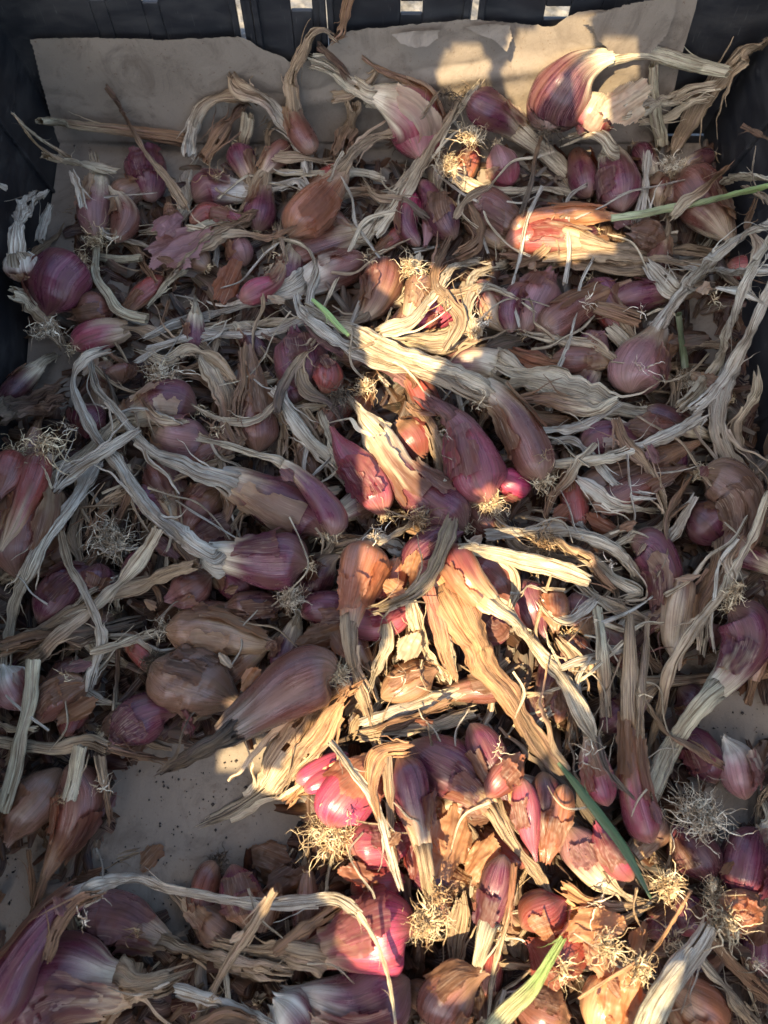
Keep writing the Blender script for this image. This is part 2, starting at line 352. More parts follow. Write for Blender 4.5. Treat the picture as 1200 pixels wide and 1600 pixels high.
def leaf_geo(X, w, c, seed, flat=.4, c2=None, twist=.7, ragged=1.0, fold=.30, ns=28, start_round=False):
    """a dried leaf or stalk: a flattened, corrugated, twisting tube with a torn end"""
    L = arclen(X)[-1]; n = int(np.clip(L/.0012, 16, 180))
    X, w, s = resample(X, w, n); T, Nn, B = frames(X); S = s[:, None]; wm = max(w.max(), .001)
    r0 = np.random.default_rng(seed+500); st = r0.uniform(.45, 1.25); fq = r0.uniform(.7, 1.7); flat = flat*r0.uniform(.65, 1.1); w = w*(.80 if fold > .15 else .92)
    for _ in range(int(r0.integers(1, 4))): w = w*(1-r0.uniform(.15, .45)*(ragged > .5)*np.exp(-((s/L-r0.uniform(.15, .95))*L/(wm*.8))**2))
    # small irregular kinks
    k = .34*min(1, ragged+.25)*w[:, None]*np.stack([vnoise(s*45+seed, s*0, 3), vnoise(s*45+seed, s*0+7, 4)], 1)
    X = X + k[:, :1]*B + k[:, 1:]*Nn
    ang = twist*1.1*vnoise(s*14+seed*3.1, s*0+2.5, 8)+.25*twist*np.sin(seed)
    ca, sa = np.cos(ang)[:, None], np.sin(ang)[:, None]
    B, Nn = ca*B+sa*Nn, -sa*B+ca*Nn
    if start_round: flat = (flat + max(0, .66-flat)*np.exp(-(s/(wm*2.2))**2))[:, None]
    th = np.linspace(0, 2*np.pi, ns, endpoint=False)[None, :]
    w = w*(1+min(1, ragged+.15)*(.20*vnoise(s*70+seed, s*0+1, 6)+.14*vnoise(s*210+seed, s*0+4, 7)))
    cx = np.cos(th); x = cx*(1+.05*vnoise(cx*3, S*150, seed % 19))
    ph = 1.6*vnoise(s*25+seed, s*0, 11)[:, None]
    ridge = lambda q: 1-2*np.abs(np.sin(q))**.7
    corr = 1.35*fold*st*(.8*np.sin(cx*3.2*fq+1.6*ph+seed)+.7*ridge(cx*4.1*fq+2.2*ph+seed*2)+.4*ridge(cx*9.5*fq-3*ph+seed*3)+.7*vnoise(cx*5, S*150, seed % 33)+.5*vnoise(cx*2, S*240, seed % 29))
    chan = .35*np.sin(seed*1.3)*cx**2
    y = flat*np.sin(th)*(1+.2*vnoise(cx*3+2, S*60, (seed+7) % 33)) + corr*flat*.9 + min(1, ragged+.1)*(chan*flat + .22*vnoise(S*60+cx*2, cx*2+seed, 15)*flat)
    P = X[:, None, :] + (x*w[:, None])[..., None]*B[:, None, :] + (y*w[:, None])[..., None]*Nn[:, None, :]
    # torn tips: the last rings are pushed along the stem by an uneven amount
    j = ragged*wm*(1.3*fbm(cx*2.5+seed, np.sin(th)*2.5, seed % 17, 3))
    for a in range(1, 4):
        P[-a] += T[-a]*(j.ravel()*(1-(a-1)*.3))[:, None]
        if not start_round: P[a-1] -= T[a-1]*(j.ravel()*(1-(a-1)*.3))[:, None]*.6
    fib = np.stack(np.broadcast_arrays(x*wm, np.sin(th)*.4*wm+seed*.013, S+seed*.29), -1)
    a = PAL[c] if isinstance(c, str) else np.array(c); b = a if c2 is None else PAL[c2]
    g = sstep(.15, .75, S/L+.12*vnoise(cx*4, S*40, seed % 27))[..., None]
    col = (a*(1-g)+b*g)*(.82+.42*(.5+.5*vnoise(cx*3+seed, S*45, (seed+2) % 45)))[..., None]
    col = col*np.array([1, 1, 1]) + .0*S[..., None]
    F = gridfaces(n, ns, True).reshape(n-1, ns, 4); keep = np.ones((n-1, ns), bool)
    r = np.random.default_rng(seed+900)
    for _ in range(int(7*ragged)):                     # slits where the dry tip has split into strands
        q = int(r.integers(ns)); ln = int(wm*r.uniform(1.0, 4.5)/max(L/n, 1e-5)); ln = min(ln, n//3); keep[n-1-ln:, q] = False
    for _ in range(int(3*ragged)):                     # and cracks along its length
        q = int(r.integers(ns)); p0 = int(r.integers(n)); keep[p0:p0+int(r.integers(3, 12)), q] = False
    Vo, Fo, bo, co = [P.reshape(-1, 3)], [F[keep]], [fib.reshape(-1, 3)], [col.reshape(-1, 3)]; off = n*ns
    for _ in range(int(round(r.uniform(1, 4)*ragged*min(1.5, L/(wm*8))))):          # fibres peeling away along its edges
        i0 = int(r.integers(0, max(1, n-8))); m = int(np.clip(wm*r.uniform(2, 6)/(L/n), 6, n-i0)) if n-i0 > 6 else 6
        ii = np.clip(np.arange(i0, i0+m), 0, n-1)[::(1 if r.random() < .5 else -1)]
        t = np.linspace(0, 1, m); sd_ = 1 if r.random() < .5 else -1; o = r.uniform(.5, 2.0)*wm
        ctr = X[ii] + B[ii]*(sd_*(w[ii]*.85 + o*t**2 + .12*wm*vnoise(t*6+seed, t*0, 3)))[:, None] + Nn[ii]*(w[ii]*.2 + r.uniform(-.3, 1.0)*wm*t**2)[:, None]
        hw = wm*r.uniform(.06, .20)*(1-.75*t)
        sv = np.stack([ctr-B[ii]*hw[:, None], ctr+Nn[ii]*hw[:, None]*.5, ctr+B[ii]*hw[:, None]], 1)
        Vo.append(sv.reshape(-1, 3)); Fo.append(gridfaces(m, 3, off=off)); off += m*3
        bo.append(np.repeat(fib[ii, 0], 3, 0)+np.tile(np.array([[-.001, 0, 0], [0, 0, 0], [.001, 0, 0]]), (m, 1))); co.append(np.repeat(col[ii, 0]*1.1, 3, 0))
    return np.concatenate(Vo), np.concatenate(Fo), np.concatenate(bo), np.concatenate(co)
def roots_geo(p, d, count, length, seed, spread=1.0, c='ST', rad=.00034, curl=1.0):
    """a tuft of fine curly roots: random walks, each a thin three-sided tube"""
    r = np.random.default_rng(seed+100); n = 10
    d = np.asarray(d, float); d /= np.linalg.norm(d)+1e-9
    D = d[None, :]*.6 + spread*r.normal(size=(count, 3))*.62; D /= np.linalg.norm(D, axis=1)[:, None]
    ln = length*(.30+.95*r.random(count)**1.6)/n
    D[:, 2] *= .6; pos = p + r.normal(size=(count, 3))*length*np.array([.13, .13, .06]); W = [pos.copy()]
    for k in range(n-1):
        D = D + curl*.52*r.normal(size=(count, 3)) + np.array([0, 0, -.05]); D /= np.linalg.norm(D, axis=1)[:, None]
        pos = pos + D*ln[:, None]; pos[:, 2] = np.maximum(pos[:, 2], .001); W.append(pos.copy())
    W = np.stack(W, 1)
    T = np.gradient(W, axis=1); T /= np.linalg.norm(T, axis=2)[..., None]+1e-9
    a = np.cross(T, np.array([.3, .5, .81])); a /= np.linalg.norm(a, axis=2)[..., None]+1e-9; b = np.cross(T, a)
    rr = rad*(.5+1.1*r.random(count)**2)[:, None]*np.linspace(1.25, .35, n)[None, :]
    V = np.stack([W + rr[..., None]*(math.cos(q)*a+math.sin(q)*b) for q in (0, 2.094, 4.189)], 2)   # count,n,3,3
    base = gridfaces(n, 3, True); F = (base[None]+(np.arange(count)*n*3)[:, None, None]).reshape(-1, 4)
    col = np.repeat((PAL[c]*(.35+.9*r.random((count, 1))**.7))[:, None, :], n*3, 1)
    return V.reshape(-1, 3), F, col.reshape(-1, 3)

SEED = [1]
def sd(): SEED[0] += 1; return SEED[0]
def S(label, bulbs, leaves=(), c='PU', n='ST', roots=30, rl=34, rc='ST', flaps=1, fc='HB', cut=(.45, .85), wr=.015, lc=None, lift=0.0, flat=.4, group=None, closed=False, rspread=1.0, tw=.7, lc2=None, lfold=None):
    """one shallot: bulb(s), dried leaves, loose outer skin, root tuft. Paths run from the root end to the tip."""
    root = None; z_end = None
    for bi, bp in enumerate(bulbs):
        seed = sd(); cc = c[bi] if isinstance(c, (list, tuple)) and isinstance(c[0], str) else c
        X, w = place(bp, True, lift=lift)
        if root is None:
            o = X[0].copy(); o[2] = max(0.0, o[2]-w.max())
            root = empty('shallot', o, label, 'shallot', group); org = o
        V, F, fb, cl, info = bulb_geo(X, w, cc, n, seed, cut, wr, closed_end=closed, tip=(not leaves and bi == 0) or bi > 0, neck2=(lc or n) if leaves and bi == 0 else None)
        mesh('bulb', V, F, fb, cl, M_SKIN, root, org)
        if bi == 0: z_end = X[-1, 2]; info0 = info
        for k in range(min(flaps, 2)):
            r = np.random.default_rng(seed*7+k)
            a = math.pi*.5 + r.uniform(-1.3, 1.3); wd = r.uniform(.35, .85)
            t0 = r.uniform(.12, .5); V, F, fb, cl = flap_geo(info, a-wd, a+wd, t0, min(.98, t0+r.uniform(.35, .6)), seed+k*17, PAL[fc]*.62+PAL[cc]*.38 if r.random() < .75 else PAL[cc]*1.25, neck=n, cut=cut)
            if len(F) > 6: mesh('papery_skin', V, F, fb, cl, M_HUSK, root, org)
    for li, lp in enumerate(leaves):
        seed = sd()
        e = bulbs[0][-1]; q = bulbs[0][-2]; k = min(.4, e[2]*1.3/max(1, math.hypot(q[0]-e[0], q[1]-e[1]))); pts = [(e[0]+(q[0]-e[0])*k, e[1]+(q[1]-e[1])*k, max((e[2]+(q[2]-e[2])*k)*1.10, 3)), (e[0], e[1], max(e[2]*1.06, 3))]+list(lp)
        X, w = place(pts, False, z_start=z_end, flat=flat, lift=lift)
        l1 = lc or n
        V, F, fb, cl = leaf_geo(X, w, l1, seed, flat=flat+.1, c2=lc2, start_round=True, twist=tw, **({'ragged': .22, 'fold': .09} if tw <= .2 else {'fold': lfold} if lfold else {}))
        mesh('leaf', V, F, fb, cl, M_STRAW, root, org)
    if roots:
        X, w, s, T, Nn, B = info0
        V, F, cl = roots_geo(X[0]+T[0]*.001, -T[0]+np.array([0, 0, .35]), int(roots*2.2), rl*pxm(X[0]), sd(), rspread, rc)
        tag(mesh('roots', V, F, None, cl, M_ROOT, root, org), kind='stuff')
    return root
def LF(label, pts, c='ST', flat=.4, name='dry_leaf', cat='dry leaf', c2=None, twist=.7, m=None, lift=0.0, group=None, ragged=1.0, fold=.3):
    X, w = place(pts, False, flat=flat, lift=lift); seed = sd()
    if fold <= .12: ragged = min(ragged, .3)
    V, F, fb, cl = leaf_geo(X, w, c, seed, flat=flat+.08, c2=c2, twist=twist, ragged=ragged, fold=fold)
    return tag(mesh(name, V, F, fb, cl, m or M_STRAW, None, X[len(X)//2]), label, cat, group)
def flake_geo(ctr, a, b, rot, seed, c, curl=.6, crumple=.16, tiltx=0.0, tilty=0.0, ragged=.35):
    n = 40 if a > .010 else 24; u = np.linspace(-1, 1, n)[None, :]; v = np.linspace(-1, 1, n)[:, None]
    U, V_ = np.broadcast_arrays(u, v)
    rad = np.sqrt(U**2+V_**2); ang = np.arctan2(V_, U)
    lim = 1.0 + ragged*1.1*fbm(np.cos(ang)*1.5+seed, np.sin(ang)*1.5, seed % 37, 2) + .10*fbm(np.cos(ang)*7, np.sin(ang)*7+seed, seed % 31, 2)
    keep = rad < np.minimum(lim, 1.0+.2*np.cos(4*ang))
    x = U*a; k = max(curl, .01); R = a/k
    xx = R*np.sin(x/R); zz = -R*(1-np.cos(x/R)) + crumple*a*(fbm(U*1.6+seed, V_*1.4, seed % 31, 3)*1.2 + .35*np.abs(fbm(U*4, V_*2.2+seed, seed % 29, 3))) + .10*a*sstep(.7, 1.1, rad)*fbm(U*5, V_*5, seed % 13)
    zz = zz + .055*a*(1-2*np.abs(np.sin(U*5+1.5*vnoise(V_*2, U, seed % 23)+seed))**.8) + .03*a*vnoise(U*3, V_*14, seed % 27)
    yy = V_*b + .06*b*fbm(U*3, V_*2, seed % 19)
    cr, sr = math.cos(rot), math.sin(rot)
    P = np.stack([xx, yy, zz], -1)
    P = np.stack([P[..., 0], P[..., 1]*math.cos(tiltx)-P[..., 2]*math.sin(tiltx), P[..., 1]*math.sin(tiltx)+P[..., 2]*math.cos(tiltx)], -1)
    P = np.stack([P[..., 0]*math.cos(tilty)+P[..., 2]*math.sin(tilty), P[..., 1], -P[..., 0]*math.sin(tilty)+P[..., 2]*math.cos(tilty)], -1)
    P = np.stack([P[..., 0]*cr-P[..., 1]*sr, P[..., 0]*sr+P[..., 1]*cr, P[..., 2]], -1) + ctr
    P[..., 2] = np.maximum(P[..., 2], .0008)
    F = gridfaces(n, n).reshape(n-1, n-1, 4)[keep[:-1, :-1] & keep[1:, 1:] & keep[1:, :-1] & keep[:-1, 1:]]
    fib = np.stack([xx, V_*0+seed*.02, yy+seed*.3], -1)
    col = PAL[c]*(.75+.5*(.5+.5*fbm(U*2+seed, V_*2, seed % 21)))[..., None]
    return P.reshape(-1, 3), F, fib.reshape(-1, 3), col.reshape(-1, 3)
def FK(label, x, y, a, b, rot=0., c='HB', curl=.7, crumple=.16, tiltx=0., tilty=0., lift=.0, group=None, name='papery_skin', ragged=.35):
    """a loose papery skin: centre, half width and half length in pixels; the grain runs along its length"""
    z = .02
    for _ in range(3):
        p = unproj(x, y, z); k = pxm(p); z = float(zcap(h_at(p[0], p[1], .7*min(a, b)*k) + .003 + lift))
    p = unproj(x, y, z); seed = sd()
    V, F, fb, cl = flake_geo(p, a*k*.9, b*k*.9, -math.radians(rot), seed, c, curl, crumple, tiltx, tilty, ragged)
    if len(F) == 0: return None
    for q in V[::37]:
        h_stamp(q[0], q[1], q[2], .004, .001)
    return tag(mesh(name, V, F, fb, cl, M_HUSK, None, p), label, 'papery skin', group)
def RT(label, x, y, r, count, c='ST', lift=.004, group=None, d=(0, 0, .5), curl=1.0):
    z = .02
    for _ in range(3):
        p = unproj(x, y, z); k = pxm(p); z = float(zcap(h_at(p[0], p[1], .5*r*k) + lift))
    p = unproj(x, y, z)
    V, F, cl = roots_geo(p, d, int(count*1.5), r*1.08*k, sd(), 1.25, c, curl=curl)
    return tag(mesh('root_tangle', V, F, None, cl, M_ROOT, None, p), label, 'dry roots', group)

# ================================================================ the setting: ground, crate, paper, added sun blocker
def wallpt(px, py, margin=0.0):
    d = ray(px, py); t = (WALL_Y - margin + WALL_LEAN*CAM[2] - CAM[1])/(d[1] - WALL_LEAN*d[2]); return CAM + t*d
V, F = boxes([(-60, -60, -.30, 60, 60, -.012)])
tag(mesh('ground', V, F, mat=M_GRAVEL, flat=True), kind='structure')

crate = empty('crate', (0, 0, -.008), 'black plastic crate lined with brown paper and heaped with shallots', 'crate')
CO_ = np.array((0, 0, -.008))
V, F = boxes([(-.262, -.47, -.008, .262, WALL_Y, -.003)]); mesh('base', V, F, mat=M_PLASTIC, parent=crate, origin=CO_, flat=True)
def panel(x0, x1, slots, ztop=.165):
    """one upright panel of the far wall with slots cut through it and a folded rim on each side"""
    bs = []; xs = sorted({x0, x1, *[a for s in slots for a in (s[0], s[1])]})
    for a, b in zip(xs[:-1], xs[1:]):
        cut = [s for s in slots if s[0] <= a+1e-6 and s[1] >= b-1e-6]
        if cut: bs += [(a, 0, -.003, b, .003, cut[0][2]), (a, 0, cut[0][3], b, .003, ztop)]
        else: bs.append((a, 0, -.003, b, .003, ztop))
    bs += [(x0-.0005, -.0035, -.003, x0+.004, .0005, ztop+.001), (x1-.004, -.0035, -.003, x1+.0005, .0005, ztop+.001), (x0, -.004, ztop-.012, x1, .006, ztop+.003)]
    V, F = boxes(bs); V[:, 1] += wall_y(0)+WALL_LEAN*V[:, 2]+.002
    o = mesh('wall_panel', V, F, mat=M_PLASTIC, parent=crate, origin=CO_, flat=True)
    b = o.modifiers.new('bevel', 'BEVEL'); b.width = .0008; b.segments = 2; b.limit_method = 'ANGLE'
    return o
def slot(px0, px1, py0, py1):
    a, b = wallpt(px0, py0), wallpt(px1, py1); return (a[0], b[0], b[2], a[2])
gx = lambda px: wallpt(px, 30)[0]
panel(-.30, gx(371), [slot(128, 162, -22, 3), slot(212, 246, -22, 7)])
panel(gx(381), gx(394), [])
panel(gx(397), gx(509), [slot(451, 488, -12, 20)])
panel(gx(513), gx(732), [slot(626, 660, 6, 25)])
panel(gx(747), gx(1215), [slot(853, 888, 14, 33), slot(960, 995, -60, -36)])
def side(sgn):
    bs = []; y = -.47
    ys = [-.47, -.40, -.37, -.30, -.27, -.20, -.17, -.10, -.07, 0, .03, .10, .13, .20, .23, .30, WALL_Y+.02]
    bs += [(0, -.47, -.003, .003, WALL_Y+.02, .165)]
    for i in range(0, len(ys)-1, 2): bs += [(-.003, (ys[i]+ys[i+1])/2-.0015, -.003, .0005, (ys[i]+ys[i+1])/2+.0015, .15)]
    bs += [(-.003, -.47, .152, .008, WALL_Y+.02, .168), (-.002, -.47, .10, .0005, WALL_Y+.02, .103)]
    V, F = boxes(bs); V[:, 0] += .262+.13*V[:, 2]; V[:, 0] *= sgn
    if sgn < 0: F = F[:, ::-1]
    o = mesh('wall_panel', V, F, mat=M_PLASTIC, parent=crate, origin=CO_, flat=True)
    b = o.modifiers.new('bevel', 'BEVEL'); b.width = .0008; b.segments = 2; b.limit_method = 'ANGLE'
side(1); side(-1)
V, F = boxes([(-.262, -.473, -.003, .262, -.470, .165)]); mesh('wall_panel', V, F, mat=M_PLASTIC, parent=crate, origin=CO_, flat=True)

# ---- the brown paper: one sheet over the base, turned up against the far wall, torn along its top
top_px = [(46, 60), (70, 57), (150, 55), (250, 58), (330, 56), (372, 54), (392, 62), (412, 76), (436, 82), (452, 92), (470, 96), (505, 80), (528, 48), (560, 44), (620, 38), (700, 30), (735, 27), (790, 31), (822, 36), (850, 38), (868, 36), (885, 24), (902, 14), (950, 12), (1010, 2), (1078, -8)]
TW = np.array([wallpt(x, y, .004)[[0, 2]] for x, y in top_px])
left_px = [(46, 60), (58, 110), (75, 165), (92, 215), (96, 238)]
LW = np.array([wallpt(x, y, .004)[[0, 2]] for x, y in left_px]); LW = LW[np.argsort(LW[:, 1])]
right_px = [(1078, -8), (1068, 60), (1052, 120), (1040, 200)]
RW = np.array([wallpt(x, y, .004)[[0, 2]] for x, y in right_px]); RW = RW[np.argsort(RW[:, 1])]
FLx = [(90, 250), (84, 290), (74, 340), (62, 400), (50, 480), (40, 590), (5, 800)]
FL = np.array([unproj(x, y, .001)[:2] for x, y in FLx]); FL = FL[np.argsort(FL[:, 1])]
nx, n1, n2 = 330, 190, 60
s1 = np.linspace(-.462, WALL_Y-.012, n1); u = np.linspace(0, 1, nx)
ser = lambda s: .0011*np.abs(((s/.0042) % 1)*2-1)      # the pinked (serrated) cut edge
Vp = []
for y in s1:
    xl = np.interp(y, FL[:, 1], FL[:, 0]) if y > FL[0, 1] else -.259
    xl = max(xl, -.262) + float(ser(y)); xr = .256
    x = xl+(xr-xl)*u
    lift = .010*np.exp(-(WALL_Y-.012-y)/.006)*0
    Vp.append(np.stack([x, np.full(nx, y), .0012+.0016*(.5+.5*fbm(x*14, y*14+x*0, 5, 3))+.0014*np.exp(-((x-.06-y*.3)/.004)**2)+lift], 1))
zt = np.interp(u*0+0, [0], [0])
for v in np.linspace(0, 1, n2):
    zrow = []
    xl0 = LW[0, 0]; xr0 = RW[0, 0]
    # x range narrows as the sheet leans in at its edges
    zz = .004+v*.085
    xl = np.interp(zz, LW[:, 1], LW[:, 0])+float(ser(zz)); xr = np.interp(zz, RW[:, 1], RW[:, 0])
    xf = xl+(xr-xl)*u
    ztop = np.interp(xf, TW[:, 0], TW[:, 1]) + .0011*fbm(xf*260, xf*0, 3, 3)
    z = .004 + (ztop-.004)*v
    bulge = .012*np.exp(-z/.012) + .0022*fbm(xf*16, z*22, 9, 3) + .0045*np.exp(-((z-.045-.02*np.sin(xf*9))/.008)**2)*(.5+.5*np.sin(xf*14+1))
    yy = wall_y(0)+WALL_LEAN*z-.0045-np.abs(bulge)-.001
    if v == 0: base_y = yy
    Vp.append(np.stack([xf, yy, z], 1))
Vp = np.concatenate(Vp)
paper = empty('paper_sheet', (0, 0, .001), 'brown kraft paper lining the crate, torn along its upper edge', 'paper')
mesh('sheet', Vp, gridfaces(n1+n2, nx), mat=M_PAPER, parent=paper, origin=(0, 0, .001))
def paper_piece(px, off, name, seed, curl=0.0):
    """a torn piece of the same paper lying on the wall sheet: outline in picture points on the wall"""
    P = np.array([wallpt(x, y, .004)[[0, 2]] for x, y in px]); a, b = P.min(0), P.max(0)
    n = 46; X, Z = np.meshgrid(np.linspace(a[0], b[0], n), np.linspace(a[1], b[1], n))
    X2 = X+.0009*fbm(X*300, Z*300, seed); Z2 = Z+.0009*fbm(X*300+9, Z*300, seed+1)
    ins = inpoly(np.stack([X2, Z2], -1).reshape(-1, 2), P).reshape(n, n)
    rel = (Z-a[1])/(b[1]-a[1])
    Y = wall_y(0)+WALL_LEAN*Z-.0045-off-.0015*np.abs(fbm(X*30, Z*30, seed+4))-curl*(1-rel)**2*.012
    F = gridfaces(n, n).reshape(n-1, n-1, 4)[ins[:-1, :-1] & ins[1:, 1:]]
    mesh(name, np.stack([X2, Y, Z2], -1).reshape(-1, 3), F, mat=M_PAPER, parent=paper, origin=(0, 0, .001))
def inpoly(Q, P):
    r = np.zeros(len(Q), bool); x, y = Q[:, 0], Q[:, 1]; n = len(P)
    for i in range(n):
        x1, y1 = P[i]; x2, y2 = P[(i+1) % n]
        if y1 == y2: continue
        c = ((y1 > y) != (y2 > y)) & (x < (x2-x1)*(y-y1)/(y2-y1)+x1); r ^= c
    return r
paper_piece([(905, 12), (922, 28), (930, 48), (944, 60), (954, 76), (985, 74), (1012, 68), (1030, 52), (1046, 30), (1054, 0), (1058, -24), (980, -10)], .0085, 'torn_flap', 3)
paper_piece([(610, 38), (625, 47), (648, 51), (668, 49), (684, 42), (687, 31), (650, 33)], .008, 'torn_flap', 5, .5)
paper_piece([(726, 27), (745, 37), (770, 44), (790, 56), (800, 40), (796, 24), (760, 22)], .008, 'torn_flap', 8, .6)

# ---- added unseen blocker overhead, its openings shaped to put sun patches on the heap
CZ = .62
def to_blocker(p): return (p + SUN*((CZ-p[2])/SUN[2]))[:2]
def patch(pts, z=.045, wall=False): return np.array([to_blocker(wallpt(x, y, .01) if wall else unproj(x, y, z)) for x, y in pts])
def ell(cx, cy, rx, ry, n=18): return [(cx+rx*math.cos(a), cy+ry*math.sin(a)) for a in np.linspace(0, 2*math.pi, n, endpoint=False)]
OPEN = [
 (patch(ell(722, 108, 42, 46), wall=True), .4),
 (patch([(806, 36), (862, 20), (926, 14), (922, 80), (896, 130), (850, 200), (806, 176), (786, 110)], wall=True), .5),
 (patch([(895, 125), (940, 74), (1000, 68), (1000, 100), (945, 125), (950, 185), (915, 198), (900, 170)], .07), .5),
 (patch(ell(722, 252, 36, 34), .05), 1),
 (patch([(800, 335), (930, 325), (975, 345), (960, 385), (880, 395), (800, 385)], .05), 1),
 (patch([(560, 415), (640, 400), (700, 420), (745, 400), (752, 470), (745, 560), (700, 552), (640, 540), (565, 540), (600, 480)], .05), 1),
 (patch([(560, 500), (612, 540), (690, 560), (640, 640), (660, 700), (652, 765), (640, 800), (560, 800), (552, 640)], .05), .5),
 (patch([(740, 770), (800, 775), (800, 815), (745, 815)], .05), 1),
 (patch([(566, 820), (640, 850), (720, 845), (800, 850), (925, 880), (925, 920), (850, 940), (900, 1000), (935, 1075), (925, 1110), (850, 1050), (830, 1100), (880, 1170), (850, 1200), (900, 1260), (960, 1300), (1000, 1330), (1075, 1380), (1085, 1450), (1050, 1510), (1000, 1600), (940, 1660), (840, 1660), (780, 1660), (660, 1640), (640, 1545), (560, 1530), (520, 1500), (490, 1420), (420, 1410), (410, 1310), (370, 1310), (345, 1300), (340, 1270), (400, 1240), (430, 1200), (450, 1165), (500, 1120), (530, 1085), (560, 1060), (600, 1000), (600, 960), (592, 900)], .05), 1),
 (patch([(332, 1180), (392, 1160), (440, 1175), (425, 1205), (385, 1200), (350, 1212)], .002), 1.2),
 (patch(ell(388, 1078, 12, 10), .01), .5),
 (patch(ell(1165, 1385, 30, 22), .03), .8),
]
SHUT = [patch(p, .05) for p in (
 [(640, 1150), (730, 1150), (770, 1230), (740, 1260), (680, 1230), (680, 1300), (655, 1320), (625, 1230)],
 [(700, 800), (735, 820), (690, 905), (620, 960), (580, 955), (650, 900)],
 [(900, 1180), (1010, 1310), (1050, 1400), (1000, 1390), (880, 1250)],
 [(825, 1210), (850, 1205), (870, 1280), (850, 1320)],
 [(650, 1560), (700, 1580), (760, 1590), (800, 1640), (640, 1640)])]
cx0, cx1, cy0, cy1 = -.54, .13, -.71, .062; st = .0035
gx_ = np.arange(cx0, cx1, st); gy_ = np.arange(cy0, cy1, st); GX, GY = np.meshgrid(gx_, gy_)
Q = np.stack([GX+st/2, GY+st/2], -1).reshape(-1, 2); hole = np.zeros(len(Q), bool)
wx = fbm(Q[:, 0]*55, Q[:, 1]*55, 21, 3); wy = fbm(Q[:, 0]*55+31, Q[:, 1]*55, 22, 3)
for poly, rough in OPEN:
    hole |= inpoly(Q+.006*rough*np.stack([wx, wy], 1), poly)
for poly in SHUT:
    hole &= ~inpoly(Q+.006*np.stack([wx, wy], 1), poly)
ny_, nx_ = GX.shape
F = gridfaces(ny_, nx_)[~hole.reshape(ny_, nx_)[:-1, :-1].ravel()]
V = np.stack([GX, GY, CZ+.003*fbm(GX*9, GY*9, 2)], -1).reshape(-1, 3)
used = np.unique(F); rm = np.zeros(len(V), int); rm[used] = np.arange(len(used))
tag(mesh('sun_blocker', V[used], rm[F], mat=plain('sun_blocker', (.035, .036, .034), .9), origin=(-.25, -.4, CZ)), 'added unseen sheet above the crate, shaped to block the sun except in patches', 'shade cloth', kind='structure')

# ---- what shows through the slots behind the crate
a = wallpt(739, 10); st_ = empty('marker_stick', (a[0], wall_y(.1)+.03, -.012), 'thin marker stick banded red and white behind the gap in the crate wall', 'marker stick')
for k in range(9):
    V, F = boxes([(a[0]-.0028, wall_y(.1)+.028, k*.02-.012, a[0]+.0028, wall_y(.1)+.033, k*.02+.008)])
    mesh('band', V, F, mat=(plain('red_paint', (.62, .03, .05), .4) if k % 2 else plain('white_paint', (.78, .77, .74), .4)), parent=st_, origin=tuple(st_.location), flat=True)

# ================================================================ the heap
BARE = [np.array(p, float) for p in (
 [(185, 1170), (300, 1195), (430, 1140), (440, 1300), (380, 1330), (310, 1400), (150, 1400), (190, 1300)],
 [(60, 50), (440, 60), (420, 130), (320, 140), (250, 210), (110, 300), (60, 400), (60, 240)],
 [(0, 1330), (60, 1340), (60, 1480), (0, 1480)], [(140, 1370), (300, 1390), (300, 1470), (240, 1470)],
 [(1090, 1070), (1200, 1060), (1200, 1160), (1110, 1150)], [(1120, 1220), (1190, 1230), (1190, 1290), (1120, 1290)],
 [(40, 480), (100, 540), (110, 620), (40, 600)], [(560, 40), (1080, 0), (1080, 150), (850, 200), (560, 130)])]
def bare(x, y, m=0):
    q = np.array([[x, y], [x+m, y], [x-m, y], [x, y+m], [x, y-m]], float)
    return any(inpoly(q, p).any() for p in BARE)
def copy_tree(o):
    c = o.copy(); C.objects.link(c)
    for ch in list(o.children):
        d = ch.copy(); C.objects.link(d); d.parent = c
    return c
# shallots at the bottom of the heap: a few kinds, copied
protos = []
for k, (cc, nn) in enumerate((('PU', 'TN'), ('RB', 'TN'), ('RD', 'HB'), ('BR', 'TN'), ('PU', 'ST'), ('DP', 'ST'), ('BR', 'TN'), ('RB', 'HB'))):
    r = np.random.default_rng(k+70); b = r.uniform(-22, 22)
    root = S('%s shallot lying deep in the heap, mostly covered by others and by dry stalks' % ('dull purple', 'red-brown', 'dark red', 'brown', 'plum purple', 'blackish purple', 'mud brown', 'rusty brown')[k], [[(600, 800, 14), (630, 800+b*.1, 27+r.uniform(-5, 5)), (668, 800+b*.5, 22), (712, 800+b, 12)]], [[(760, 800+b*1.8, 9), (820, 800+b*2.6+r.uniform(-15, 15), 8), (880, 800+b*3.2+r.uniform(-30, 30), 6)]], cc, nn, roots=16, rl=26, flaps=1, group='shallots buried in the heap')
    protos.append(root)
H[:] = 0
fills = []
for gy in range(150, 1640, 100):
    for gx2 in range(20, 1200, 110):
        x = gx2 + rng.uniform(-26, 26) + (55 if (gy//100) % 2 else 0); y = gy + rng.uniform(-26, 26)
        if not bare(x, y, 60) and y > 165 + 40*(x < 450): fills.append((x, y))
for k, (x, y) in enumerate(fills):
    o = protos[k] if k < len(protos) else copy_tree(protos[k % len(protos)])
    p = unproj(x, y, .012); o.location = (p[0], p[1], .002 + rng.uniform(0, .010)); o.rotation_euler = (rng.uniform(-.15, .15), rng.uniform(-.15, .15), rng.uniform(0, 6.28))
    s = rng.uniform(.72, .98); o.scale = (s, s, s)
    if p[1] > .27: o.rotation_euler[2] = rng.uniform(3.4, 6.0)
    for q in (0, .016): h_stamp(p[0], p[1], .014, .016, .008)
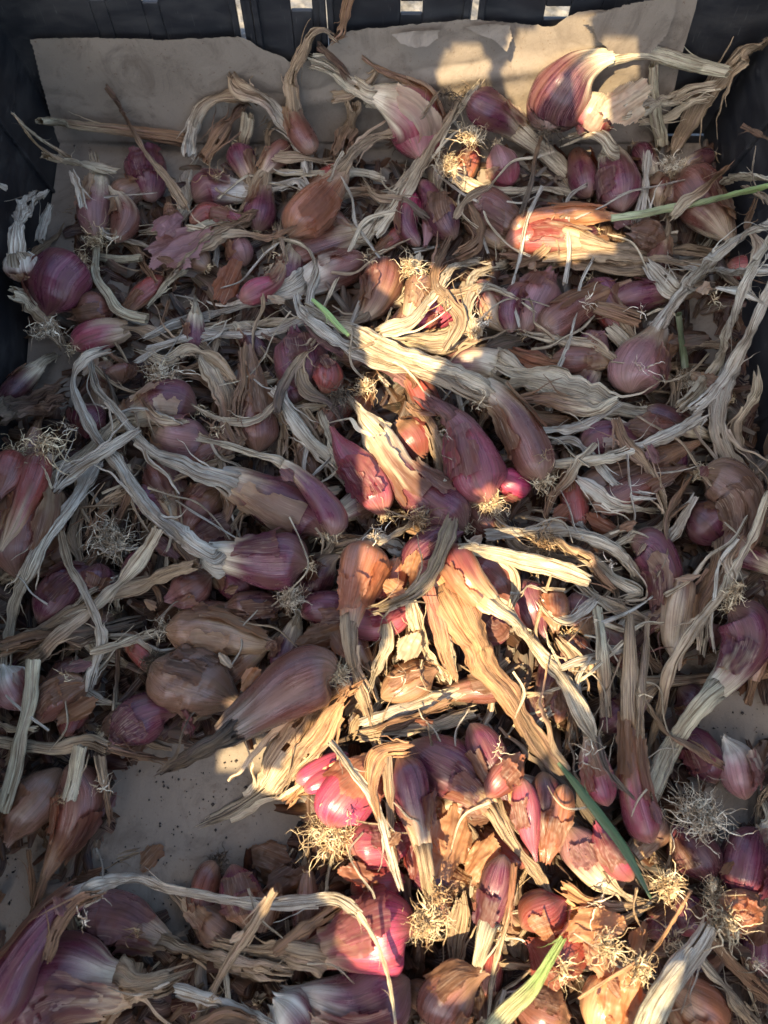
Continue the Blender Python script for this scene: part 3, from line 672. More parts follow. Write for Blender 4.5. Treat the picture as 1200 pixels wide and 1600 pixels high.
# the litter of dead skins and leaf bits between them: nobody could count it
def litter(n):
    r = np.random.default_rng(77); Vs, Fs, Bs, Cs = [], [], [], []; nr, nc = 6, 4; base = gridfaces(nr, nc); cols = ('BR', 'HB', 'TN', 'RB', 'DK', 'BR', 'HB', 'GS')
    while len(Vs) < n:
        x, y = r.uniform(-60, 1260), r.uniform(150, 1680)
        if bare(x, y, 34) or (y < 250 and x < 300): continue
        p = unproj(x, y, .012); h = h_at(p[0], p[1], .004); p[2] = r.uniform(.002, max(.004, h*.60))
        if p[1] > WALL_Y-.03: continue
        a, b = r.uniform(.008, .024), r.uniform(.0018, .007)
        u = np.linspace(-1, 1, nr)[:, None]; v = np.linspace(-1, 1, nc)[None, :]
        P = np.stack([u*a+v*0, v*b*(1-.5*u**2)+.3*b*np.sin(u*3+r.uniform(0, 6)), -(u**2)*a*r.uniform(-.3, .6)-v**2*b*r.uniform(.1, .9)+.12*b*r.normal(size=(nr, nc))], -1)
        t = r.uniform(0, 6.28); q = r.uniform(-.7, .7); c1, s1_, c2, s2 = math.cos(t), math.sin(t), math.cos(q), math.sin(q)
        P = np.stack([P[..., 0]*c2-P[..., 2]*s2, P[..., 1], P[..., 0]*s2+P[..., 2]*c2], -1)
        P = np.stack([P[..., 0]*c1-P[..., 1]*s1_, P[..., 0]*s1_+P[..., 1]*c1, P[..., 2]], -1)+p
        P[..., 2] = np.maximum(P[..., 2], .0015)
        if P[..., 1].max() > WALL_Y-.008: continue
        Fs.append(base+len(Vs)*nr*nc); Vs.append(P.reshape(-1, 3)); Bs.append(np.stack(np.broadcast_arrays(v*b+len(Vs)*.013, 0, u*a), -1).reshape(-1, 3))
        Cs.append(np.repeat((PAL[cols[int(r.integers(len(cols)))]]*r.uniform(.18, .50))[None], nr*nc, 0))  # tints darkened to put the shade of the gaps into the colour
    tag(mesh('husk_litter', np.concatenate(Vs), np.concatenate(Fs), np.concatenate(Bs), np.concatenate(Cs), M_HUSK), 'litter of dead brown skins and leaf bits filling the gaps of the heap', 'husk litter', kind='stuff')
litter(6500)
# dry scraps among them
def scraps(n, name, label, z=0, wlo=4, whi=9, l0=40, l1=110, cols=('ST', 'TN', 'GS', 'HB'), reg=(0, 1200, 180, 1620)):
    k = 0; Vs, Fs, Bs, Cs, off = [], [], [], [], 0
    while k < n:
        x, y = rng.uniform(reg[0], reg[1]), rng.uniform(reg[2], reg[3])
        if bare(x, y, 25) or (y < 260 and x < 250): continue
        a = rng.uniform(0, 6.28); l = rng.uniform(l0, l1); w = rng.uniform(wlo, whi); b = rng.uniform(-.5, .5); fl = rng.uniform(.2, .4)
        X, ww = place([(x, y, w), (x+l*.5*math.cos(a), y+l*.5*math.sin(a), w), (x+l*math.cos(a+b), y+l*math.sin(a+b), w*.7)], False, flat=fl)
        V, F, fb, cl = leaf_geo(X, ww, cols[int(rng.integers(len(cols)))], sd(), flat=fl+.08, twist=1.2, ns=14)
        Vs.append(V); Fs.append(F+off); Bs.append(fb); Cs.append(cl); off += len(V); k += 1
    tag(mesh(name, np.concatenate(Vs), np.concatenate(Fs), np.concatenate(Bs), np.concatenate(Cs), M_STRAW), label, name.replace('_', ' '), kind='stuff')
scraps(90, 'leaf_scraps', 'short scraps of dry leaf lying loose in the gaps of the heap', cols=('TN', 'HB', 'BR', 'TN', 'GS'))
for k in range(40):
    x, y = rng.uniform(60, 1180), rng.uniform(240, 1600)
    if bare(x, y): continue
    FK('small curled scrap of %s onion skin lying in a gap of the heap' % ('brown', 'dark brown', 'copper', 'mauve', 'tan')[k % 5], x, y, rng.uniform(14, 26), rng.uniform(22, 42), rng.uniform(0, 180), ('HB', 'BR', 'CO', 'MV', 'TN')[k % 5], rng.uniform(.3, 1.2), .22, rng.uniform(-.4, .4), rng.uniform(-.4, .4), group='skin scraps in the heap')

def strands(n, reg, wlo=2.2, whi=6, l0=80, l1=230, cols=('ST', 'GS', 'TN', 'GS', 'ST')):
    k = 0; Vs, Fs, Bs, Cs, off = [], [], [], [], 0
    while k < n:
        x, y = rng.uniform(reg[0], reg[1]), rng.uniform(reg[2], reg[3]); a = rng.uniform(0, 6.28); l = rng.uniform(l0, l1); w = rng.uniform(wlo, whi); pts = []
        for q in range(5):
            pts.append((x, y, w*(1-.1*q))); x += l/4*math.cos(a); y += l/4*math.sin(a); a += rng.normal()*.38
        if any(bare(p[0], p[1], 12) or p[1] < 215 for p in pts) or not -20 < x < 1220: continue
        fl = rng.uniform(.25, .6); X, ww = place(pts, False, flat=fl)
        V, F, fb, cl = leaf_geo(X, ww, cols[k % len(cols)], sd(), flat=fl+.08, twist=1.2, ns=14)
        Vs.append(V); Fs.append(F+off); Bs.append(fb); Cs.append(cl); off += len(V); k += 1
    tag(mesh('dry_strands', np.concatenate(Vs), np.concatenate(Fs), np.concatenate(Bs), np.concatenate(Cs), M_STRAW), 'tangle of thin dry leaf strands winding among the bulbs', 'dry strands', kind='stuff')
def withered(n, reg, wlo=8, whi=17, l0=80, l1=210):
    k = 0
    while k < n:
        x, y = rng.uniform(reg[0], reg[1]), rng.uniform(reg[2], reg[3]); a = rng.uniform(0, 6.28); l = rng.uniform(l0, l1); w = rng.uniform(wlo, whi); pts = []
        for q in range(5):
            pts.append((x, y, w*(.6, 1, .9, .7, .4)[q])); x += l/4*math.cos(a); y += l/4*math.sin(a); a += rng.normal()*.45
        if any(bare(p[0], p[1], 22) or p[1] < 215 for p in pts) or not 0 < x < 1200: continue
        LF('broad withered %s leaf crumpled into the heap between bulbs' % ('tan brown', 'grey straw', 'brown', 'pale straw', 'dull tan', 'dark grey-brown')[k % 6], pts, ('TN', 'GS', 'HB', 'ST', 'TN', 'DK')[k % 6], c2=('HB', 'ST', 'TN')[k % 3], flat=rng.uniform(.2, .4), group='withered leaves in the heap', twist=1.6, fold=rng.uniform(.4, .7), ragged=1.3); k += 1
withered(70, (20, 1180, 230, 1620))
strands(66, (20, 1180, 230, 1620))
# ---------------- far edge, against the paper
LF('pale green straight stalk lying level at the paper corner, brown towards its thick end', [(62, 189, 8), (120, 195, 8), (190, 203, 9), (245, 213, 12), (290, 222, 13)], 'PG', c2='HB', flat=.6, fold=.12, twist=.2)
S('shrivelled dark purple bulb beside the thin brown spike, under the pale green stalk', [[(236, 315, 14), (230, 275, 32), (222, 245, 29), (215, 232, 12)]], [], 'PU', 'BR', roots=0, flaps=2, fc='BR', cut=(.9, 1.2), closed=True)
S('pair of small greyish cloves with necks up and roots below, by the paper corner', [[(150, 372, 12), (147, 338, 28), (151, 300, 24), (152, 265, 15)], [(178, 378, 10), (197, 345, 24), (187, 312, 13), (166, 288, 5)]], [[(148, 240, 10)]], ['MV', 'RB'], 'ST', roots=46, rl=46, flaps=1, fc='TN', cut=(.35, .8))
LF('frayed tuft of pale straw with two long thread-like spikes pointing at the crate corner', [(76, 245, 12), (110, 252, 13), (150, 262, 12), (178, 266, 9)], 'ST', fold=.5)
LF('thin straw spike, upper of a forked pair near the crate corner', [(18, 177, 2.5), (60, 215, 3.5), (108, 246, 5)], 'ST', flat=.7)
LF('thin straw spike, lower of a forked pair near the crate corner', [(24, 182, 2.2), (58, 226, 3), (98, 252, 5)], 'TN', flat=.7)
LF('slender dark brown spike standing out over the paper with a pale broken tip', [(165, 136, 5), (180, 155, 7), (194, 180, 4), (225, 235, 5), (262, 280, 7), (288, 325, 10)], 'BR', flat=.6, c2='TN', lift=.012)
LF('ragged upright strip of grey straw beside the pair of greyish cloves', [(112, 268, 8), (120, 290, 10), (128, 325, 9)], 'GS')
S('shallot low in the corner with a thick grey strap of leaf standing up', [[(45, 445, 12), (34, 415, 28), (28, 395, 18)]], [[(26, 360, 13), (38, 325, 14), (62, 302, 13)]], 'RB', 'GS', roots=0, flaps=1, fc='TN')
LF('short torn grey strap beside the standing strap at the crate corner', [(62, 378, 9), (70, 345, 10), (80, 320, 6)], 'GS')
S('glossy plump purple shallot near the side wall, catching a broad pale shine', [[(128, 408, 14), (112, 420, 40), (92, 442, 46), (80, 470, 40), (72, 494, 14)]], [], 'PU', 'TN', roots=20, flaps=1, fc='RB', cut=(.95, 1.2), closed=True)
S('dull dark bulb tucked under the glossy plump purple shallot', [[(180, 480, 12), (150, 485, 30), (110, 492, 22)]], [], 'RB', 'BR', roots=0)
LF('broad split straw strap leaning over the roots beside the side wall', [(18, 456, 13), (50, 470, 18), (80, 505, 16), (98, 538, 9)], 'ST', c2='TN', fold=.4)
RT('fine tangle of pale roots against the side wall, below the split strap', 75, 515, 44, 40, 'GS')
S('pinkish red bulb lying below the bent pale straw, blunt end to the wall', [[(112, 545, 12), (135, 530, 23), (165, 520, 24), (200, 512, 18)]], [[(235, 520, 18), (275, 535, 16)]], 'PK', 'TN', roots=16, flaps=0)
S('round brown bulb seen root end on, with a knobbly tan scar', [[(178, 575, 18), (184, 585, 33), (190, 600, 26)]], [], 'RB', 'BR', roots=0, closed=True, flaps=1, fc='BR')
LF('crumpled grey-brown mass of withered leaf filling the corner by the side wall', [(-20, 640, 44), (20, 640, 46), (60, 632, 44), (108, 612, 26)], 'DK', c2='BR', flat=.35, fold=.5)
LF('torn brown strip curling below the crumpled withered mass', [(82, 650, 12), (84, 680, 14), (76, 706, 7)], 'BR')
RT('loose net of pale roots below the crumpled withered mass', 70, 690, 60, 46, 'ST', d=(.5, -.3, .3))
RT('small dark root ball on bare paper by the side wall', 110, 700, 26, 40, 'DK')
S('deep purple bulb half hidden under the long looping stalks', [[(165, 640, 12), (145, 655, 31), (135, 685, 20)]], [], 'PU', 'PU', roots=0, closed=True)
LF('arched strap of dry leaf rising before the paper, bent double at its top', [(293, 245, 13), (302, 205, 12), (318, 168, 12), (345, 153, 13), (385, 150, 15), (395, 158, 10)], 'GS', c2='TN', lift=.008)
LF('dark twisted brown leaf crossing behind the arched strap', [(318, 250, 12), (350, 205, 14), (375, 172, 11), (385, 160, 7)], 'HB', c2='BR')
LF('broad peaked straw leaf behind the arched strap, its tip notched', [(362, 118, 10), (375, 138, 18), (410, 155, 20), (440, 185, 18), (470, 235, 14), (480, 270, 10)], 'TN', c2='GS', lift=.006)
LF('upright pale straw neck below the peaked leaf, open at its top', [(386, 178, 14), (385, 210, 16), (380, 245, 20), (372, 275, 17)], 'ST', c2='HB')
S('purple bulb with white streaks below the arched strap, stalk running level', [[(303, 312, 16), (325, 300, 30), (360, 300, 22), (398, 300, 14)]], [[(440, 292, 12), (468, 285, 11), (490, 306, 8)]], 'PU', 'GS', roots=0, flaps=1, fc='MV')
S('slim red bulb just under the purple bulb with white streaks', [[(298, 350, 10), (322, 335, 19), (350, 338, 15), (390, 345, 8)]], [], 'RD', 'PK', roots=0)
LF('thin straw crossing the heap from the upright neck to the copper shallot', [(410, 262, 7), (450, 268, 7), (510, 272, 8), (560, 268, 9), (600, 278, 8)], 'ST', flat=.5)
LF('curved tan leaf lying behind the copper shallot', [(430, 240, 16), (455, 245, 14), (500, 250, 9), (540, 246, 8)], 'TN')
LF('stub of wide brown neck standing behind the copper shallot', [(552, 158, 17), (545, 190, 23), (536, 225, 24), (532, 250, 18)], 'TN', c2='HB', flat=.55)
S('rust brown shallot with its neck arching up over the paper and curling at the top', [[(490, 238, 14), (472, 212, 20), (460, 185, 17), (457, 160, 14)]], [[(455, 130, 13, 1.2), (464, 95, 13, 2.5), (485, 58, 13, 3), (505, 48, 11, 3), (522, 58, 9, 2.5)]], 'RB', 'TN', roots=0, flaps=1, lc='TN')
LF('brown leaf standing against the crate wall above the arching neck', [(548, -6, 9), (541, 18, 11), (532, 50, 11), (520, 62, 7)], 'HB', lift=.02)
LF('dark folded leaf hanging inside the arching neck', [(500, 70, 10), (520, 90, 12), (545, 120, 8)], 'BR', lift=.01)
S('large pink bulb leaning on the paper behind the copper shallot, neck to one side', [[(660, 250, 14), (655, 215, 38), (640, 175, 42), (600, 152, 22), (575, 145, 15)]], [[(545, 130, 16), (515, 112, 17), (485, 98, 12)]], 'PK', 'ST', roots=0, flaps=2, fc='ST', cut=(.5, .8), lift=.004)
LF('curled grey-green strap lying over the neck of the large pink bulb', [(520, 148, 10), (550, 142, 13), (578, 126, 12), (588, 112, 7)], 'TN')
LF('long thin brown leaf edge over the large pink bulb', [(566, 88, 4), (590, 105, 8), (630, 122, 9), (660, 140, 6)], 'HB')
RT('spray of dark hair-like roots against the sunlit spot on the paper', 700, 150, 40, 26, 'DK', lift=.01)
S('slate purple bulb before the sunlit paper whose straight stalk runs down to a cut end', [[(728, 150, 14), (752, 165, 30), (785, 185, 25), (818, 208, 17)]], [[(850, 237, 15), (890, 275, 14), (922, 315, 12)]], 'PU', 'ST', roots=26, rl=40, rc='DK', flaps=1, fc='MV', lc='ST', flat=.6, tw=.2)
RT('matted pale roots glowing in the sun beside the two small cloves', 700, 262, 38, 110, 'ST')
RT('loose springy roots above the two small cloves', 735, 215, 42, 60, 'ST')
S('small orange and purple clove lit by the sun, left one of two side by side', [[(742, 226, 9), (732, 250, 21), (722, 282, 16)]], [], 'RD', 'CO', roots=20, rl=26, closed=True)
S('small dusty pink clove beside the sunlit orange one', [[(775, 226, 9), (783, 252, 25), (796, 290, 20)]], [], 'MV', 'PK', roots=16, rl=26, closed=True, flaps=1, fc='ST')
LF('thick pale straw lying level under the two small cloves', [(702, 278, 13), (735, 293, 15), (780, 300, 10), (850, 292, 9), (910, 305, 10)], 'ST')
S('vivid purple clove showing its cut white inside, below the long forked straw', [[(655, 385, 8), (634, 352, 18), (640, 318, 21), (648, 300, 10)]], [], 'PU', 'HP', roots=0, closed=True)
S('slender mauve neck standing beside the vivid purple clove', [[(652, 285, 12), (672, 308, 17), (672, 350, 14), (664, 385, 10)]], [], 'PU', 'MV', roots=0)
S('dark brown bulb in shade below the small cloves', [[(720, 330, 14), (755, 322, 30), (795, 345, 26), (830, 365, 14)]], [], 'RB', 'BR', roots=0, flaps=1, fc='MV')
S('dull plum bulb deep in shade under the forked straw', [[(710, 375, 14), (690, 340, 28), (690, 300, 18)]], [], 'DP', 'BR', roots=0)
LF('orange-brown curled leaf standing up below the small cloves', [(735, 318, 9), (750, 350, 15), (745, 380, 16), (715, 400, 10)], 'HB', fold=.5, flat=.5)
LF('brown hooked leaf tip above the orange-brown curled leaf', [(712, 340, 8), (728, 315, 9), (765, 292, 7)], 'TN')

# ---------------- far corner by the dark wall
LF('upright pale stub of stalk between the far bulbs and the dark wall', [(1020, 100, 8), (1024, 150, 10), (1034, 232, 10)], 'PG', flat=.7, fold=.1, twist=.1)
LF('thin split straw crossing behind the broad leaf by the dark wall', [(1000, 192, 5), (1040, 182, 8), (1080, 160, 9), (1105, 155, 6)], 'ST')
FK('papery straw husk spread beside the largest far bulb', 978, 158, 40, 44, 60, 'ST', .9, .18, .5, .2, lift=.012)
LF('pale torn leaf running from the papery husk to the dark wall', [(975, 178, 12), (1005, 168, 16), (1045, 158, 13), (1080, 142, 11), (1118, 132, 9)], 'ST', flat=.35, fold=.3)
S('largest far bulb, crimson and pink, its pale stalk arching away to the dark wall', [[(856, 204, 18), (864, 174, 42), (880, 142, 47), (905, 110, 32), (932, 94, 20), (958, 87, 16)]], [[(985, 82, 14), (1012, 81, 14), (1060, 93, 12), (1138, 112, 9)]], 'DP', 'PG', roots=30, rl=40, rc='DK', flaps=0, cut=(.55, .92), lc='PG', flat=.7, tw=.1, lift=.012)
S('pale pinkish brown clove in its husk, between the largest far bulb and the straw husk', [[(905, 212, 12), (922, 186, 33), (944, 150, 26)]], [], 'PK', 'ST', roots=0, closed=True, flaps=2, fc='ST')
LF('broad brown leaf blade leaning up against the dark wall', [(1050, 235, 10), (1085, 180, 17), (1125, 125, 21), (1170, 82, 18), (1195, 66, 10)], 'TN', c2='TN', flat=.25, lift=.01)
S('small dusky bulb with its point up, left of the upright glossy one', [[(922, 308, 12), (914, 285, 23), (906, 255, 20), (902, 230, 10)]], [], 'PU', 'CO', roots=0, closed=True, flaps=1, fc='RB')
S('upright glossy purple bulb hanging from a hooked straw neck', [[(972, 330, 16), (968, 298, 33), (962, 262, 27), (954, 232, 18)]], [[(946, 212, 15, .8), (925, 206, 12, .8), (888, 218, 10)]], 'PU', 'ST', roots=0, flaps=1, fc='MV', cut=(.6, .95))
S('broad reddish bulb by the dark wall with a ragged brown neck running towards us', [[(1058, 268, 16), (1080, 290, 38), (1100, 322, 36), (1125, 355, 24), (1146, 380, 15)], [(1040, 275, 10), (1030, 298, 20), (1028, 325, 14)]], [], ['RB', 'RB'], 'TN', roots=60, rl=44, flaps=2, fc='TN', cut=(.45, .8))
RT('matted roots standing over the broad reddish bulb', 1050, 255, 36, 60, 'GS')
LF('rough upright grey stalk between the glossy bulb and the reddish bulb', [(1012, 238, 8), (1010, 280, 10), (1005, 320, 12), (1000, 350, 16)], 'GS', flat=.6)
S('mud-brown bulb below the upright grey stalk', [[(1040, 385, 12), (1010, 368, 24), (985, 360, 20)]], [], 'BR', 'BR', roots=0, flaps=2, fc='BR')
S('scarlet bulb skin glowing in a sun fleck, its straw leaves running to the dark wall', [[(790, 382, 14), (820, 372, 24), (870, 372, 24), (930, 382, 17)]], [[(990, 392, 13), (1060, 392, 12), (1130, 397, 12)]], 'RD', 'TN', roots=0, flaps=2, fc='OR', cut=(.4, .8))
S('orange neck with a green stalk growing from it, reaching over the dark wall', [[(802, 365, 10), (820, 350, 18), (870, 338, 17), (920, 336, 16), (968, 338, 14)]], [], 'CO', 'OR', roots=0, flaps=3, fc='OR', cut=(.3, .8))
LF('fresh green stalk coming out of the orange neck towards the dark wall', [(955, 342, 6.5), (1010, 333, 6.5), (1080, 318, 6.5), (1140, 305, 6), (1225, 284, 6)], (.36, .40, .20), c2='GN', flat=.8, fold=.05, twist=.1, name='green_stalk', cat='green stalk', m=M_GREEN, lift=.004)
LF('dark thin sprouting stem with a green streak, upright beside the matted roots', [(852, 190, 4), (838, 240, 4), (828, 290, 5), (815, 335, 6)], 'HB', c2='DK', flat=.7, lift=.01)
LF('brown bundle of old leaf sheaths running below the scarlet skin, torn at its end', [(785, 398, 16), (830, 400, 22), (900, 408, 20), (1000, 422, 16), (1060, 435, 14), (1112, 448, 10)], 'HB', c2='TN', flat=.5)
LF('second thin brown sheath lying above the bundle of old leaf sheaths', [(850, 402, 10), (930, 398, 12), (1020, 405, 10), (1110, 412, 8)], 'TN')
LF('flat pale ribbon curling over the rim of the dark wall', [(1110, 300, 6), (1140, 280, 10), (1175, 275, 12), (1215, 280, 8)], 'ST')
LF('cluster of frayed straw lying by the dark wall under the ribbon', [(1060, 410, 9), (1110, 420, 12), (1160, 425, 12), (1210, 420, 10)], 'GS')

# ---------------- upper middle
S('copper orange teardrop shallot with a long dry leaf, standing out in the upper heap', [[(452, 372, 14), (466, 352, 34), (490, 328, 38), (520, 292, 24), (540, 258, 12)]], [[(552, 235, 11), (585, 215, 11), (625, 203, 12), (660, 175, 9), (683, 146, 6)]], 'CO', 'TN', roots=0, flaps=1, fc='CO', cut=(.55, .95), lc='TN', lift=.006)
S('brick red shallot lying below the copper teardrop, its leaf a long straw', [[(448, 408, 14), (480, 395, 26), (525, 380, 24), (568, 362, 17)]], [[(592, 330, 13), (640, 270, 12), (690, 205, 11), (725, 160, 10), (748, 128, 7)]], 'RB', 'TN', roots=0, flaps=2, fc='HB', lc='ST', flat=.45)
LF('fork-tipped long straw lying along the leaf of the brick red shallot', [(585, 365, 12), (625, 310, 12), (665, 245, 11), (700, 190, 9), (718, 152, 5)], 'ST', c2='TN')
S('broad red-brown bulb whose twisted leaf bundle runs to the side wall', [[(575, 405, 14), (545, 415, 28), (505, 430, 30), (462, 448, 20)]], [[(410, 465, 14), (340, 488, 13), (270, 510, 12), (228, 528, 8)]], 'RB', 'GS', roots=0, flaps=1, fc='RB', lc='GS')
LF('thin twisted straw beneath the twisted leaf bundle', [(212, 565, 6), (260, 540, 8), (330, 515, 9), (400, 505, 10), (470, 502, 11)], 'GS', c2='ST')
LF('grey stalk crossing under the start of the great straw bundle', [(230, 545, 5), (330, 522, 9), (420, 520, 10), (500, 485, 10)], 'GS')
S('small bulb at the foot of a thin grey neck, by the pink flake of skin', [[(385, 415, 10), (376, 395, 21), (366, 368, 12), (358, 345, 8)]], [[(340, 348, 8), (310, 355, 7), (285, 366, 5)]], 'MV', 'PG', roots=0)
LF('bent pale green straw, folded twice, lying on the glossy plump bulb\'s neighbours', [(152, 385, 6), (150, 430, 7), (168, 460, 9), (185, 485, 9), (230, 498, 9)], 'PG', flat=.6, fold=.12, twist=.15)
LF('short pale green straw pointing at the pink flake of skin', [(155, 402, 7), (185, 405, 7), (220, 404, 7)], 'PG', flat=.6, fold=.12)
LF('pale green forked straw end below the pink flake of skin', [(290, 420, 8), (262, 440, 8), (246, 460, 6), (232, 478, 4)], 'PG')
FK('big pink papery flake of onion skin lying flat in the upper heap', 276, 384, 52, 70, 68, 'PM', .5, .16, .1, -.15, lift=.004)
FK('smaller pink flake leaning over the edge of the big pink flake', 262, 348, 26, 40, 30, 'PM', .8, .2, -.4, .2)
FK('orange-tinged pink flake between the big pink flake and the twisted leaf bundle', 355, 440, 30, 42, 20, 'CO', 1.0, .2, .3, .3)
FK('purple flake of skin beside the orange-tinged flake', 400, 455, 26, 36, 60, 'MV', 1.0, .2, -.2, -.3)
S('mauve tipped bulb lying under the orange-tinged flake', [[(375, 470, 12), (400, 455, 20), (432, 438, 12), (446, 405, 6)]], [[(440, 378, 5), (436, 352, 4)]], 'PK', 'TN', roots=0)
S('brown and purple bulb standing beside the sunlit husk, skin folded to a crest', [[(603, 404, 16), (600, 435, 32), (588, 470, 24), (570, 495, 15)]], [[(545, 502, 14), (515, 500, 12)]], 'RB', 'HB', roots=0, flaps=2, fc='RB', lc='TN')
RT('pale curly roots in the gap left of the sunlit husk', 640, 420, 40, 70, 'ST')
LF('upright scrap of straw between the brown-purple bulb and the sunlit husk', [(652, 400, 12), (648, 440, 14), (645, 480, 13)], 'ST')
S('pink-crimson cloves showing inside the sunlit open husk', [[(672, 510, 14), (690, 488, 25), (712, 468, 24), (722, 460, 10)], [(650, 505, 8), (668, 498, 14), (676, 486, 8)]], [], ['HP', 'HP'], 'PK', roots=0, closed=True, lift=.004)
S('tiny crimson clove peeping out beside the upright scrap of straw', [[(615, 480, 6), (624, 468, 11), (630, 458, 6)]], [], 'HP', 'HP', roots=0, closed=True, flaps=1, fc='ST')
LF('open sunlit straw husk cupping the pink-crimson cloves', [(584, 528, 12), (630, 532, 26), (690, 532, 34), (735, 520, 26), (748, 500, 10)], 'ST', c2='TN', flat=.6, fold=.25, twist=.2, lift=.004)
LF('curved arm of the sunlit husk, sweeping up beside the crimson cloves', [(590, 520, 12), (640, 500, 18), (672, 472, 13), (688, 440, 12), (710, 415, 12), (752, 404, 8)], 'ST', lift=.008, fold=.4)
LF('upright arm of the sunlit husk, bending over at the top', [(732, 520, 20), (730, 480, 16), (734, 440, 11), (755, 422, 8), (790, 412, 7)], 'ST', lift=.008, fold=.4)
S('tan necked bulb standing behind the sunlit husk', [[(748, 438, 12), (758, 465, 22), (778, 500, 21), (792, 520, 12)]], [], 'PK', 'TN', roots=0, cut=(.2, .6))
LF('dark withered lump of leaf below the tan necked bulb', [(755, 545, 12), (785, 538, 19), (820, 530, 17), (840, 520, 8)], 'DK', flat=.7)
RT('white wiry roots standing beside the sunlit husk', 755, 500, 30, 14, 'WH', curl=.9)
S('plump striped bulb with pale ribs standing by the brown sheath bundle, roots below', [[(820, 520, 16), (826, 495, 33), (842, 460, 37), (862, 425, 24)]], [], 'MV', 'RB', roots=12, flaps=1, fc='RB', cut=(.8, 1.2))
S('slim purple clove pressed against the plump striped bulb', [[(800, 520, 8), (795, 490, 17), (808, 455, 14), (830, 440, 8)]], [], 'PU', 'RB', roots=0)
S('red-brown shallot lying level beside the striped bulb, neck to the dark wall', [[(838, 522, 14), (862, 508, 30), (905, 480, 24), (955, 455, 17), (985, 440, 12)]], [], 'RB', 'HB', roots=0, flaps=2, fc='HB', cut=(.4, .8))
S('dusky purple bulb in shade under the brown sheath bundle', [[(952, 475, 12), (985, 466, 25), (1030, 458, 22), (1070, 450, 12)]], [], 'PU', 'TN', roots=0)
LF('hollow brown tube of leaf lying near the dusky purple bulb', [(930, 480, 12), (965, 490, 13), (1000, 500, 13)], 'HB', flat=.9, fold=.1)
LF('torn straw stub below the hollow brown tube', [(952, 515, 12), (975, 535, 16), (998, 560, 9)], 'ST')
S('shaded purple bulb under the torn orange skin', [[(905, 560, 12), (925, 540, 24), (945, 520, 16)]], [], 'PU', 'MV', roots=0, flaps=1)
LF('torn orange-brown skin lying ragged above the great straw neck', [(800, 548, 12), (840, 562, 18), (890, 572, 20), (940, 572, 14)], 'CO', c2='OR', flat=.4, fold=.5)
S('violet bulb by the dark wall, its pale neck rising into a long straw', [[(985, 615, 16), (985, 598, 38), (1000, 568, 40), (1020, 535, 24), (1035, 508, 15)]], [[(1052, 478, 14), (1085, 435, 13), (1130, 390, 12), (1205, 345, 11)]], 'MV', 'TN', roots=0, flaps=2, fc='MV', cut=(.5, .8), lc='GS')
RT('grey clotted roots between the violet bulb and the long bare stalks', 1072, 595, 34, 110, 'GS')
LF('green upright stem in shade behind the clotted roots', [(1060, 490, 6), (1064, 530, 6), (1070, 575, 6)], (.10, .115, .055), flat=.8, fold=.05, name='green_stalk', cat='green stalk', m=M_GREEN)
FK('dull brown leaf blade lying behind the violet bulb\'s straw', 1080, 530, 14, 42, 80, 'DK', .6, .1)
LF('thin dry blade crossing from the straw to the dark wall', [(1120, 450, 4), (1160, 458, 7), (1195, 475, 3)], 'GS', flat=.2)

withered(12, (120, 1150, 260, 600))
strands(22, (60, 1150, 230, 620))
# ---------------- middle left
RT('dense dark mat of roots beside the looping stalks', 255, 595, 60, 90, 'GS')
RT('wiry roots over the upright dried necks', 250, 580, 44, 50, 'ST')
S('plum bulb with a pale straw neck lying level under the looping stalks', [[(308, 640, 16), (290, 635, 34), (255, 632, 36), (215, 645, 22), (195, 650, 16)]], [[(165, 675, 14), (120, 715, 16), (75, 745, 22), (45, 770, 24)]], 'PU', 'ST', roots=14, flaps=2, fc='ST', cut=(.5, .85))
S('dull rose bulb behind the plum bulb with a straw neck', [[(335, 690, 14), (305, 690, 34), (262, 682, 32), (235, 668, 14)]], [], 'MV', 'TN', roots=0, flaps=2, fc='MV')
S('upright brown shallot with its dried top torn open, beside the striped purple one', [[(402, 708, 16), (402, 678, 34), (396, 630, 28), (392, 585, 22), (388, 540, 22)]], [], 'RB', 'HB', roots=0, flaps=2, fc='HB', cut=(.15, .6), wr=.05)
LF('pale upright husk split at the top, leaning on the upright brown shallot', [(318, 552, 12), (335, 590, 24), (352, 640, 28), (372, 690, 20)], 'ST', c2='HB', flat=.5)
LF('brown folded edge of husk between the pale husk and the upright brown shallot', [(378, 545, 8), (378, 600, 12), (372, 660, 14)], 'HB')
S('fat glossy shallot with pale vertical stripes under the great straw bundle', [[(478, 612, 16), (474, 585, 38), (466, 548, 38), (458, 515, 22)]], [], 'PU', 'MV', roots=0, flaps=1, fc='RB', cut=(.9, 1.3))
S('dark red bulb in shadow beside the glossy striped shallot', [[(505, 615, 12), (512, 590, 24), (500, 560, 18)]], [], 'RD', 'DP', roots=0, closed=True)
RT('dark fine roots hanging below the great straw bundle', 530, 620, 50, 60, 'DK')
LF('upright brown dried stalk below the fat glossy shallot', [(440, 625, 12), (442, 670, 12), (440, 715, 12)], 'TN')
LF('second upright brown dried stalk below the fat glossy shallot', [(465, 650, 14), (468, 690, 14), (470, 740, 14)], 'HB')
LF('wide straw leaf beside the pale cut stalk', [(470, 640, 12), (500, 690, 14), (520, 740, 12)], 'TN')
LF('pale cut stalk slanting down to the sunlit pink shallot', [(430, 608, 13), (455, 645, 13), (490, 690, 13), (545, 748, 12)], 'GS', c2='ST', flat=.6, fold=.15, twist=.2, lift=.006)
LF('short straw stub standing beside the pale cut stalk', [(502, 645, 9), (515, 680, 10), (530, 720, 10)], 'ST', flat=.6)
